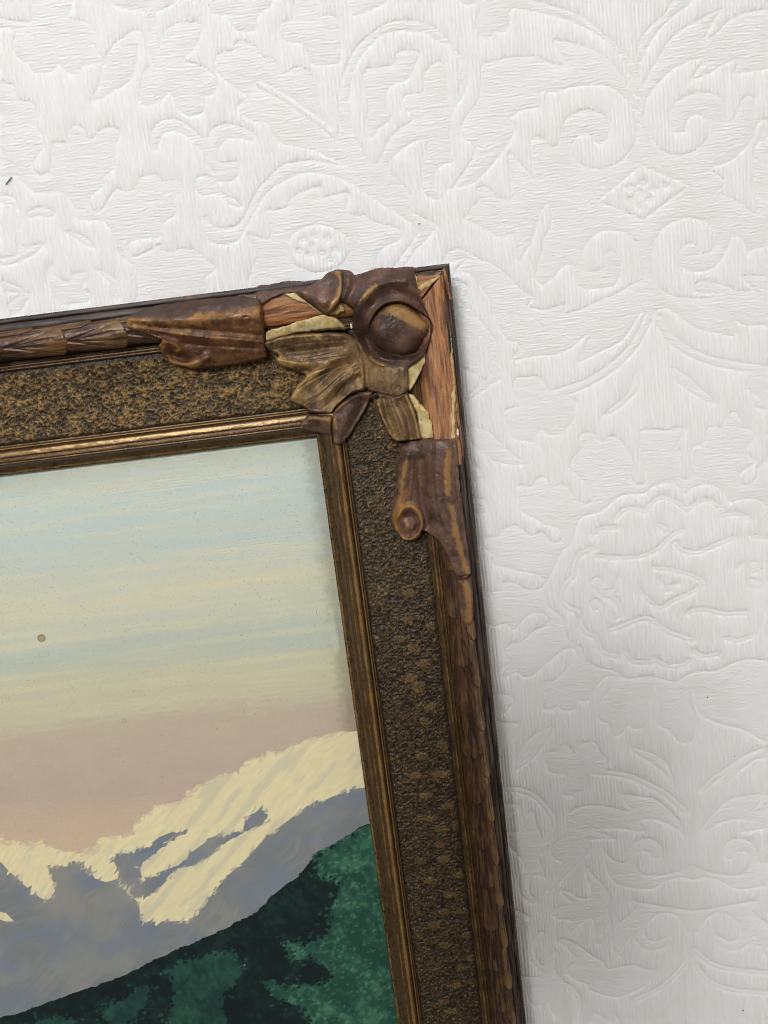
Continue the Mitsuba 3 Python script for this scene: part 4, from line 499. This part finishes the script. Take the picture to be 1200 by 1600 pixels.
        lift = .10 + .62 * u ** 1.5 * (1 - .35 * np.abs(w) ** 3) + (.10 if side else 0) - .9 * sm(.93, 1.0, np.abs(w)) - 1.0 * sm(.975, 1.0, u) - .5 * sm(.12, 0, u)
        fan = np.clip((u - .12) * 1.05, 0.02, 1)         # veins fan out from the foot of the leaf
        vein = sum(np.exp(-((w - q * fan * 1.1) / .075) ** 2) for q in ((-.75, -.25, .3, .8) if side == 0 else (.0,))) * sm(.12, .3, u)
        lift = lift - .42 * np.clip(vein, 0, 1) * sm(1.0, .6, u) + (nz(ss, aa * 5, 2.4, 3, 90) - .5) * .35
        D = c + (r + lift) * np.sin(aa); Z = 15.6 + (r + lift) * np.cos(aa)
        if al == 'x': gild = .22 + .25 * sm(.1, .8, u)
        else: gild = (.16 if side == 0 else .38) + .15 * sm(.3, .9, u)
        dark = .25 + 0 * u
        put(numbered(f'{LM}__leaf'), rail(al, ss, D, Z).reshape(-1, 3), grid_faces(nu, na), f'leaf_{al}', True, uv=np.stack([np.clip(gild, 0, 1), dark], -1).reshape(-1, 2))

# bare wood core round the corner, seen where the ornament has broken away
for al, tag, s1 in (('x', '', 76.0), ('y', '_001', 72.0)):
    d = np.linspace(1.3, 15.2, 44)
    def core(S, D):
        z = np.interp(D, [1.3, 2.2, 4, 8, 12, 14, 15.2], [15.5, 16.9, 17.9, 18.4, 17.6, 15.5, 11.0])
        g = nz(S, D, 9, 3, 101, .7)
        return z + (g - .5) * .9 + (nz(S, D, 2.5, 3, 103, .35) - .5) * .45
    s = np.arange(.25, s1, .4)
    S, D = np.meshgrid(s, d, indexing='ij'); S = S * (s1 - D) / s1 + D + .26
    put(f'{F}__bare_wood{tag}', rail(al, S, D, core(S, D)).reshape(-1, 3), grid_faces(len(s), len(d)), f'wood_{al}', True,
        label='bare orange wood of the %s where the moulding has broken off' % ('top rail' if al == 'x' else 'side rail'))

def carrier(x, y, prof=None):
    d = np.minimum(-x, -y); k = 4.0                 # the two rails blend over a few millimetres at the mitre
    h = np.clip(.5 + .5 * ((-y) - (-x)) / k, 0, 1); d = (-y) * (1 - h) + (-x) * h - k * h * (1 - h)
    P = prof or ([0, 3, 6, 9.5, 14, 20, 28, 40, 50, 58], [16.2, 17.6, 19.2, 20.2, 19.6, 16.8, 14.2, 12.6, 12.6, 10.0])
    return PchipInterpolator(*P)(np.clip(d, P[0][0], P[0][-1])), d
def polyline_dist(x, y, P):
    P = curve_open(P, 4); best = np.full(x.shape, 1e9)
    for (ax, ay), (bx, by) in zip(P[:-1], P[1:]):
        dx, dy = bx - ax, by - ay; q = dx * dx + dy * dy + 1e-12
        t = np.clip(((x - ax) * dx + (y - ay) * dy) / q, 0, 1)
        best = np.minimum(best, (x - ax - t * dx) ** 2 + (y - ay - t * dy) ** 2)
    return np.sqrt(best)
def ornament(key, name, bsdf, up=1.0, crown=1.2, edge=1.4, prof=None, wall=3.0, step=.24, dark=None, gild=0.0, rough=.25, floor=None, label=None, soft=1.0):
    P = np.array(ORN[name]); g = Polygon(P).buffer(0)
    a, b, c, d = g.bounds; m = 1.6
    gx, gy = np.arange(a - m, c + m, step), np.arange(b - m, d + m, step)
    x, y = np.meshgrid(gx, gy, indexing='ij'); shapely.prepare(g)
    # slightly ragged outline
    jag = 1.6 if 'gesso' in bsdf else .7
    jx, jy = (nz(x, y, 2.0, 4, 121) - .5) * jag, (nz(x, y, 2.0, 4, 122) - .5) * jag
    ins = shapely.contains_xy(g, x + jx, y + jy)
    sd = blur((edt(ins) - edt(~ins)) * step, soft)
    z0, dd = carrier(x, y, prof)
    top = z0 + up + crown * (1 - np.exp(-np.maximum(sd, 0) / edge)); u = np.zeros_like(x) + gild
    for w, h, line in RIDGE.get(name, []):
        e = np.exp(-(polyline_dist(x, y, line) / w) ** 2) * sm(-.3, .8, sd)
        top = top + h * e
        u = u + (.62 * e * min(h, 1.2) if h > 0 else .45 * e * max(h, -1.2))
    for w, h, line in GILD.get(name, []): u = u + h * np.exp(-(polyline_dist(x, y, line) / w) ** 2)
    top = top + (nz(x, y, 3.5, 4, 131) - .5) * rough * 2 + (nz(x, y, .9, 2, 132) - .5) * rough * .8 - .22 * sm(.68, .76, nz(x, y, 1.3, 2, 133)) + .10 * (nz(x, y, .5, 1, 134) - .5)
    z = np.where(sd > 0, top, top + sd * 9) if wall else top
    z = np.maximum(z, floor if floor is not None else z0 - wall - 2)
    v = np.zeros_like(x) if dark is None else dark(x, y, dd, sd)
    keep = (sd > -.55)
    n, mm_ = x.shape
    f = grid_faces(n, mm_); f = f[keep.reshape(-1)[f].all(1)]
    idx = np.unique(f); re = np.full(n * mm_, -1); re[idx] = np.arange(len(idx))
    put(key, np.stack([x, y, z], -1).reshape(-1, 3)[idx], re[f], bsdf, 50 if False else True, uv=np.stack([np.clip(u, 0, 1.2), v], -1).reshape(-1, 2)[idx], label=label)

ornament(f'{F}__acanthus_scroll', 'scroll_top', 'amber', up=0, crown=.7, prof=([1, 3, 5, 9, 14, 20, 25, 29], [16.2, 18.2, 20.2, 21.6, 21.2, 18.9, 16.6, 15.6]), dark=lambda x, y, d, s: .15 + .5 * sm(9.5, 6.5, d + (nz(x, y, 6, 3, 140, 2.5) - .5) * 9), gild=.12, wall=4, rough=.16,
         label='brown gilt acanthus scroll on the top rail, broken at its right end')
ornament(f'{F}__acanthus_scroll_001', 'scroll_right', 'umber', up=0, crown=.7, prof=([0, 2, 5, 9, 14, 20, 26, 31], [15.5, 17.5, 20.2, 21.3, 20.4, 17.6, 15.6, 15.0]), wall=4, rough=.14,
         label='purplish brown acanthus scroll with a round volute on the side rail')
ornament(f'{F}__acanthus_scroll_001__leaf_tip', 'scroll_tail', 'umber', up=0, crown=.6, prof=([0, 2, 5, 9, 14, 20], [15.5, 17.5, 19.8, 20.6, 19.6, 16]), gild=.15, rough=.2)
CO = f'{F}__corner_ornament'
def casting():
    """the corner casting: one moulded surface, cut along its cracks into the pieces one can tell apart"""
    names = ['cap', 'boss', 'lobe', 'shell', 'tongue', 'tip', 'lobes']
    mats = ['bole', 'bole', 'bole', 'bronze', 'bronze', 'umber', 'bronze']
    polys = [Polygon(curve(ORN[k]) if k in ('boss', 'shell', 'tip', 'lobe') else ORN[k]).buffer(0) for k in names]
    U = shapely.union_all([p.buffer(.9) for p in polys]).buffer(-.75)
    a, b, c, d = U.bounds; st, m = .22, 1.6
    x, y = np.meshgrid(np.arange(a - m, c + m, st), np.arange(b - m, d + m, st), indexing='ij')
    jx, jy = (nz(x, y, 2.2, 3, 121) - .5) * .6, (nz(x, y, 2.2, 3, 122) - .5) * .6
    def sdist(g, s=1.0):
        i = shapely.contains_xy(g, x + jx, y + jy); return blur((edt(i) - edt(~i)) * st, s)
    su = sdist(U); sp = [sdist(p) for p in polys]
    z0, dd = carrier(x, y)
    H = z0 + .5 + 1.5 * (1 - np.exp(-np.maximum(su, 0) / 1.2))
    puff = dict(cap=.5, lobe=1.4, shell=.8, tongue=.5, tip=.6, lobes=.5)
    for k, s in zip(names, sp):
        if k in puff: H = H + puff[k] * (1 - np.exp(-np.maximum(s, 0) / 2.0))
    sb = sp[1]
    H = np.where(sb > -.5, np.maximum(H * 0 + 17.4 + 3.1 * (1 - np.exp(-np.maximum(sb + .5, 0) / 2.2)) + .05 * (y - x), H - 7 * sm(-.5, .3, sb)), H)
    gild = np.zeros_like(x)
    for k, s in zip(names, sp):
        win = sm(-.6, .9, s)
        for w, h, line in RIDGE.get(k, []):
            e = np.exp(-(polyline_dist(x, y, line) / w) ** 2) * win
            H = H + h * e; gild = gild + (.45 * e * min(h, 1.0) if h > 0 else 0)
        for w, h, line in GILD.get(k, []): gild = gild + h * np.exp(-(polyline_dist(x, y, line) / w) ** 2) * win
    # flutes fan out over the shell from below the boss
    th = np.arctan2(y + 24.0, x + 36.5); rr = np.hypot(y + 24.0, x + 36.5)
    H = H + .38 * np.cos(th * 17) * sm(5, 14, rr) * sm(0, 1.5, sp[3])
    H = H + (nz(x, y, 5, 3, 131) - .5) * .4 + (nz(x, y, .9, 2, 132) - .5) * .10 - .16 * sm(.70, .78, nz(x, y, 1.3, 2, 133)) + .1 * (nz(x, y, .5, 1, 134) - .5)
    H = H + .45 * np.exp(-((sp[3] - .75) / .5) ** 2) * sm(0, 2, -sp[0]) + .3 * np.exp(-((sp[6] - .6) / .4) ** 2) + .3 * np.exp(-((sp[5] - .6) / .4) ** 2)     # rolled rims of the leaves
    gild = gild + .35 * np.exp(-((sp[3] - .75) / .6) ** 2) * sm(0, 2, -sp[0])
    for line, w, h in CRACK: H = H - h * np.exp(-(polyline_dist(x + jx, y + jy, line) / w) ** 2)
    H = np.where(su > 0, H, H + su * 9); H = np.maximum(H, z0 - 4)
    own = np.argmax(np.stack([s + (3 if k == 'boss' else 0) * (s > 0) for k, s in zip(names, sp)]), 0)
    f = grid_faces(*x.shape); keep = (su > -.5).reshape(-1)[f].all(1); f = f[keep]; of = own.reshape(-1)[f[:, 0]]
    V = np.stack([x, y, H], -1).reshape(-1, 3)
    # one set of normals over the whole casting, so the pieces join without a seam
    gx, gy = np.gradient(H, st); N = np.stack([-gx, -gy, np.ones_like(H)], -1); N /= np.linalg.norm(N, axis=-1, keepdims=True); N = N.reshape(-1, 3)
    UV = np.stack([np.clip(gild, 0, 1.2), H * 0 + .1], -1).reshape(-1, 2)
    keys = [CO, f'{CO}__round_boss', f'{CO}__folded_leaf', f'{CO}__shell_leaf', f'{CO}__leaf_tongue', f'{CO}__leaf_tip', f'{CO}__leaf_lobe']
    for q, key in enumerate(keys):
        ff = f[of == q]; idx = np.unique(ff); re = np.full(len(V), -1); re[idx] = np.arange(len(idx))
        put(key, V[idx], re[ff], mats[q], True, uv=UV[idx])
    labels[CO] = {'label': 'dark reddish brown corner ornament of the frame, cracked and chipped'}
    labels[keys[3]] = {'label': 'bronze coloured shell leaf spreading from the corner boss'}
casting()
ornament(f'{F}__moulding_remnant', 'cover', 'bole', up=.7, crown=.5, edge=.8, prof=([0, 1.3, 2.2, 4, 8, 12, 14, 15.2, 18, 30], [15, 15.5, 16.9, 18.2, 19.4, 19.0, 17.5, 16, 15, 13]), rough=.2)
core_prof = ([0, 1.3, 2.2, 4, 8, 12, 14, 15.2, 18, 30], [15, 15.5, 16.9, 17.9, 18.4, 17.6, 16.5, 16, 15, 13])
ornament(f'{F}__bare_wood_001__edge_chip', 'edge_chip', 'wood_y', up=.5, crown=.2, edge=.5, prof=([0, .3, .8, 1.4, 2, 30], [14.6, 16.2, 16.9, 17.1, 17.2, 17.2]), rough=.15, soft=.6)
for k, nm in enumerate('abcdefgh'):
    ornament(numbered(f'{F}__bare_gesso'), 'gesso_' + nm, 'gesso', up=.35 if nm in 'bcfgh' else .9, crown=.35, edge=.5, prof=core_prof if nm != 'a' else None, rough=.15, soft=.7)
def blob(key, at, r, bsdf, squash=.6, seed=1, **k):
    m = trimesh.creation.icosphere(3, 1.0); v = np.array(m.vertices)
    v = v * (1 + (meshkit.fbm(v * 1.7 + seed * 3.1, 3, seed)[:, None] - .5) * .7) * np.array(r) * [1, 1, squash] + at
    put(key, v, np.array(m.faces), bsdf, True, **k)
blob(f'{CO}__nail_head', (-31.8, -43.4, 16.0), 1.1, 'nail_iron', .7, 4)
for x, y, z, r in ((-86.9, -4.8, 20.2, (.5, .45, .2)), (-3.6, -60.0, 19.9, (.4, 1.3, .2)), (-37.5, -17.7, 18.9, (.35, .9, .4))):
    blob(numbered(f'{F}__paint_chip'), (x, y, z), r, 'bright_chip', 1.0, int(-y * 7) % 50)

# ------------------------------------------------------------------ the painting
PK = 1.12
DOT, RING = (-175.9, -122.4), (-149.9, -161.5)
def sky_fn(p, n, uv):
    x, y = p.x * 1000, p.y * 1000
    t = -y + (noise(x / 70, y / 14, 3) - .5) * 8 + (fbm(x / 34, y / .9, 6, 4) - .5) * 7 + (noise(x / 3, y / .7, 5) - .5) * 4        # dragged brush strokes
    st = [(56, (197, 205, 190)), (72, (192, 202, 191)), (84, (184, 197, 188)), (96, (191, 196, 180)), (112, (200, 197, 170)), (122, (190, 193, 173)), (133, (179, 186, 171)), (142, (190, 188, 160)), (154, (191, 186, 157)),
          (168, (184, 170, 150)), (188, (182, 164, 148)), (207, (194, 172, 147)), (226, (200, 178, 148)), (244, (200, 172, 150)), (290, (194, 168, 150))]
    c = C3(*st[0][1], PK)
    for (a, _), (b, k) in zip(st[:-1], st[1:]): c = mix(c, C3(*k, PK), smoothstep(a, b, t))
    c = mix(c, C3(168, 192, 196, PK), smoothstep(.42, .74, fbm(x / 50, y / 3.5, 2, 4)) * smoothstep(130, 95, t) * .25)
    c = mix(c, C3(212, 204, 166, PK), smoothstep(.40, .85, fbm(x / 46, y / 2.6, 12, 4)) * smoothstep(170, 150, t) * .35)
    wv = dr.cos(x * 5.236) * dr.cos(y * 5.236 + dr.floor(x / .6) * math.pi)      # paint dragged over the threads
    c = mix(c, C3(214, 208, 178, PK), smoothstep(.3, .9, wv) * smoothstep(.35, .7, fbm(x / 12, y / 5, 15, 3)) * .30)
    th = noise(x / .5, y / .5, 1)
    c = mix(c, C3(160, 148, 116, PK), smoothstep(.80, .95, th) * .35)
    # old varnish and grime along the right-hand edge, ragged
    gr = smoothstep(-64.5, -57.0, x + (fbm(x / 2.5, y / 1.3, 9, 4) - .5) * 4.5)
    c = mix(c, C3(98, 88, 58), gr * .4 * smoothstep(.25, .5, fbm(x / 6, y / 14, 4, 2) + .12))
    d1 = dr.sqrt(dr.square(x - DOT[0]) + dr.square(y - DOT[1]))
    c = mix(c, C3(158, 136, 82), smoothstep(1.7, 1.4, d1) * .8); c = mix(c, C3(112, 98, 60), smoothstep(.4, .15, dr.abs(d1 - 1.4)) * .45)
    d2 = dr.sqrt(dr.square(x - RING[0]) + dr.square(y - RING[1]))
    c = mix(c, C3(146, 128, 110), smoothstep(.3, .1, dr.abs(d2 - .9)) * .4)
    return mix(c, C3(110, 92, 64), smoothstep(.95, .98, noise(x / .7, y / .7, 21)) * .45)
def canvas_h(p, n, uv):
    x, y = p.x * 1000, p.y * 1000
    k = 2 * math.pi / 1.2
    return (dr.abs(dr.cos(x * k * .5 + (noise(x / 2, y / 5, 2) - .5))) + dr.abs(dr.cos(y * k * .5 + (noise(x / 5, y / 2, 7) - .5)))) * .5 + fbm(x / 5, y / .5, 3, 2) * .25
def brush_h(p, n, uv):
    x, y = p.x * 1000, p.y * 1000
    q = fbm(x / 22, y / 22, 1, 2) * 9
    return fbm((x * .8 + y * .6 + q) / 3.5, (y * .8 - x * .6 + q) / .5, 2, 3)
mat('sky_paint', sky_fn, 0.42, 0.4, bump=(canvas_h, 0.00034))
def snow_fn(p, n, uv):
    x, y = p.x * 1000, p.y * 1000; q = fbm(x / 22, y / 22, 1, 2) * 9
    s = fbm((x * .8 + y * .6 + q) / 4.5, (y * .8 - x * .6 + q) / .8, 2, 3)
    c = mix(C3(212, 200, 158, PK), C3(220, 208, 167, PK), smoothstep(.2, .8, s))
    g = smoothstep(.53, .70, fbm((x + y) / 24, (y - x) / 5, 8, 3) + (s - .5) * .35)
    return mix(c, C3(176, 174, 156, PK), g * .45)
def mount_fn(p, n, uv):
    x, y = p.x * 1000, p.y * 1000; q = fbm(x / 20, y / 20, 1, 2) * 14
    s = fbm((x * .75 + y * .66 + q) / 9, (y * .75 - x * .66 + q) / .9, 2, 3); w = fbm(x / 16, y / 16, 5, 3)
    c = mix(C3(116, 121, 121, PK), C3(130, 132, 128, PK), smoothstep(.25, .75, w + (s - .5) * .5))
    c = mix(c, C3(112, 121, 136, PK), smoothstep(.45, .75, fbm(x / 11 + 4, y / 11, 7, 3) + (s - .5) * .3) * .7)
    return mix(c, C3(150, 140, 122, PK), smoothstep(.48, .8, fbm(x / 16, y / 16 + 8, 2, 3) + (s - .5) * .3) * .3)
def green_fn(a, b, c3):
    def f(p, n, uv):
        x, y = p.x * 1000, p.y * 1000; w = fbm(x / 7, y / 7, 2, 4); s = fbm(x / 1.6, y / 2.2, 4, 3)
        c = mix(C3(*a, PK), C3(*b, PK), smoothstep(.36, .62, w * .6 + s * .4))
        return mix(c, C3(*c3, PK), smoothstep(.56, .66, s * .5 + w * .5) * .6)
    return f
for k, fn in dict(snow_paint=snow_fn, mountain_paint=mount_fn, dark_green_paint=green_fn((14, 29, 28), (18, 37, 35), (24, 48, 43)), light_green_paint=green_fn((31, 66, 55), (44, 84, 68), (66, 110, 85)),
                  mid_green_paint=green_fn((26, 55, 49), (34, 68, 58), (42, 82, 66))).items():
    mat(k, fn, 0.4, 0.4, bump=(brush_h, 0.00009 if 'snow' in k else 0.00014))
PN = 'landscape_painting'
labels[PN] = {'label': 'old landscape painting of a snowy mountain, pale clouded sky and dark green slopes', 'category': 'painting'}
def slab():
    x, y = np.meshgrid(np.linspace(-300, -54.8, 60), np.linspace(-440, -54.8, 60), indexing='ij')
    top = np.stack([x, y, x * 0 + 6.2], -1).reshape(-1, 3); bot = top * [1, 1, 0] + [0, 0, 3.0]
    put(f'{PN}__canvas', np.vstack([top, bot]), np.vstack([grid_faces(60, 60), grid_faces(60, 60, True) + 3600]), 'sky_paint', False, uv=np.vstack([top[:, :2], top[:, :2]]) * MM)
    e = trimesh.creation.box([245.0, 385.0, 2.9]); e.apply_translation([-177.4, -247.4, 4.55])
    put(f'{PN}__backing_board', e.vertices, e.faces, 'crumb', False)
slab()
def layer(key, name, bsdf, z, jag, label=None):
    P = np.array(PAINT[name]); g = Polygon(P).buffer(0).segmentize(.45)
    R = np.array(g.exterior.coords)[:-1]
    R = R + np.stack([nz(R[:, 0], R[:, 1], 2.4, 4, 151) - .5, nz(R[:, 0], R[:, 1], 2.4, 4, 152) - .5], -1) * jag * 2 + np.stack([nz(R[:, 0], R[:, 1], .8, 2, 153) - .5, nz(R[:, 0], R[:, 1], .8, 2, 154) - .5], -1) * jag
    g = Polygon(R).buffer(0).intersection(shapely.box(-299, -439, -55.0, -55.0))
    ms = [trimesh.creation.extrude_polygon(q, .45, engine='earcut') for q in getattr(g, 'geoms', [g]) if q.area > .2]
    m = trimesh.util.concatenate(ms); v = np.array(m.vertices); v[:, 2] += z - .45
    put(key, v, np.array(m.faces), bsdf, False, uv=v[:, :2] * MM, label=label)
layer(f'{PN}__painted_snow', 'snow', 'snow_paint', 6.30, .28)
layer(f'{PN}__painted_mountain', 'mountain', 'mountain_paint', 6.36, .35)
layer(f'{PN}__painted_mountain__rock_ridge', 'ridge', 'mountain_paint', 6.40, .35)
layer(f'{PN}__painted_snow__snow_dab', 'dab', 'snow_paint', 6.42, .5)
layer(f'{PN}__painted_forest', 'dark', 'dark_green_paint', 6.46, 1.1)
layer(f'{PN}__painted_forest__light_slope', 'light', 'light_green_paint', 6.51, 1.3)
layer(f'{PN}__painted_forest__green_slope', 'mid', 'mid_green_paint', 6.50, 1.5)
layer(f'{PN}__painted_forest__green_slope_001', 'mid2', 'mid_green_paint', 6.50, 1.5)
layer(f'{PN}__painted_forest__green_slope_002', 'mid3', 'mid_green_paint', 6.50, 1.5)

DARK = Polygon(PAINT['dark']).buffer(-.8)
def dabs(key, names, n, size, ang, bsdf, z, band, seed, inside=True):
    """separate touches of the brush, too many to count: on an outline (band in mm) or all over an area"""
    r = np.random.default_rng(seed); ms = []
    g = shapely.union_all([Polygon(PAINT[k]).buffer(0) for k in names]).intersection(shapely.box(-240, -335, -56.5, -60))
    edge = g.boundary if band else None
    x0, y0, x1, y1 = g.bounds; tries = 0
    while len(ms) < n and tries < 60 * n:
        tries += 1
        if band:
            p = edge.interpolate(r.uniform(0, edge.length)); cx, cy = p.x + r.normal(0, band), p.y + r.normal(0, band)
            if cx > -59.5 or cx < -238 or cy < -333 or ('forest' in key and not DARK.contains(shapely.Point(cx, cy))): continue
        else:
            cx, cy = r.uniform(x0, x1), r.uniform(y0, y1)
            if not g.contains(shapely.Point(cx, cy)): continue
        L_, W_ = size[0] * r.uniform(.5, 1.4), size[1] * r.uniform(.5, 1.4); t = np.arange(12) / 12 * 2 * np.pi; q = np.radians(ang + r.normal(0, 16))
        rad = 1 + r.normal(0, .16, 12); u, w = L_ * np.cos(t) * rad, W_ * np.sin(t) * rad + .12 * L_ * np.cos(t) ** 2
        P = Polygon(np.stack([cx + u * np.cos(q) - w * np.sin(q), cy + u * np.sin(q) + w * np.cos(q)], -1)).buffer(0).intersection(shapely.box(-299, -439, -56.3, -56))
        if P.geom_type != 'Polygon' or P.area < .05: continue
        m = trimesh.creation.extrude_polygon(P, .25, engine='earcut'); m.apply_translation([0, 0, z - .25 + r.uniform(-.012, .012)]); ms.append(m)
    m = trimesh.util.concatenate(ms); v = np.array(m.vertices)
    put(key, v, np.array(m.faces), bsdf, False, uv=v[:, :2] * MM, kind='stuff')
for k, fn in dict(leaf_green_paint=green_fn((50, 92, 74), (62, 106, 82), (84, 124, 92)), deep_green_paint=green_fn((14, 30, 29), (20, 42, 39), (26, 56, 49)), haze_paint=mount_fn).items():
    mat(k, fn, 0.4, 0.4, bump=(brush_h, 0.00014))
dabs(f'{PN}__painted_forest__foliage_dabs', ['light'], 330, (.9, .5), 20, 'leaf_green_paint', 6.54, 0, 3)
dabs(f'{PN}__painted_forest__shadow_dabs', ['light', 'mid', 'mid2', 'mid3'], 420, (.9, .6), 30, 'deep_green_paint', 6.56, .9, 4)
dabs(f'{PN}__painted_forest__green_dabs', ['mid', 'mid2', 'mid3', 'light'], 260, (1.1, .6), 20, 'mid_green_paint', 6.53, 2.2, 5)
dabs(f'{PN}__painted_mountain__snow_strokes', ['ridge', 'mountain'], 70, (1.7, .6), 42, 'snow_paint', 6.43, .35, 6)
dabs(f'{PN}__painted_mountain__rock_strokes', ['ridge', 'mountain'], 60, (1.7, .6), 42, 'mountain_paint', 6.44, .35, 7)
def flat_fn(a, c2):
    def f(p, n, uv): return mix(C3(*a, PK), C3(*c2, PK), smoothstep(.3, .7, fbm(p.x * 120, p.y * 120, 4, 3)))
    return f
mat('half_tone_paint', flat_fn((152, 150, 142), (182, 174, 150)), 0.4, 0.4); mat('cloud_edge_paint', flat_fn((206, 190, 156), (198, 180, 152)), 0.4, 0.4)
dabs(f'{PN}__painted_mountain__blended_strokes', ['ridge'], 60, (1.5, .38), 40, 'half_tone_paint', 6.45, .45, 11)
dabs(f'{PN}__painted_mountain__blended_strokes_001', ['mountain'], 110, (1.7, .42), 42, 'half_tone_paint', 6.45, .5, 13)
dabs(f'{PN}__painted_snow__cloud_edge_strokes', ['snow'], 220, (1.6, .5), 25, 'cloud_edge_paint', 6.335, .4, 12)
dabs(f'{PN}__painted_snow__cloud_strokes', ['snow'], 60, (1.8, .9), 25, 'snow_paint', 6.345, .3, 8)

# the phone that takes the picture, held level with the camera just behind its lens; it shades the lower right of the cloth
def phone():
    o, t, u = (np.array(v) for v in ([-0.03373, -0.03263, 0.30159], [-0.03404, -0.08852, 0.00684], [0.12271, 0.97504, -0.18505]))
    f = (t - o) / np.linalg.norm(t - o); r = np.cross(f, u); r /= np.linalg.norm(r); up = np.cross(r, f)
    P = shapely.box(-.064, -.138, .008, .010).buffer(-.009).buffer(.009)
    m = trimesh.creation.extrude_polygon(P, .008, engine='earcut')
    v = np.array(m.vertices); w = o + v[:, :1] * r + v[:, 1:2] * up - (v[:, 2:] + .012) * f
    put('phone', w / MM, np.array(m.faces), 'phone_glass', False, label='dark phone held above the table to take the picture', cat='phone')
mat('phone_glass', lin(40, 40, 42), 0.3, 0.5)
phone()

# specks on the cloth
v = np.array(trimesh.creation.capsule(3.2, .2, count=[8, 8]).vertices); cf = trimesh.creation.capsule(3.2, .2, count=[8, 8]).faces
cv = np.stack([v[:, 2] * .75 + v[:, 0] * .6, v[:, 2] * .65 - v[:, 0] * .75, v[:, 1]], -1) + [-155.0, 49.4, .6]
put('fibre', cv, np.array(cf), 'crumb', True, label='short dark fibre lying on the white tablecloth above the frame', cat='fibre')
for x, y, r, t in ((-7.8, 17.1, .32, 'tiny dark speck on the tablecloth just above the outer corner of the frame'), (91.7, -185.7, .32, 'tiny dark speck on the tablecloth just below the woven medallion'),
                   (101.4, -341.7, .38, 'dark speck on the tablecloth in the lowest part at the right'), (102.1, -214.2, .27, 'faint brown speck on the tablecloth beside a curved woven stem at the right')):
    blob(numbered('crumb_speck'), (x, y, .3), (r, r * .7, r * .6), 'crumb', 1.0, int(abs(x)), label=t, cat='speck', group='tiny dark specks on the tablecloth')
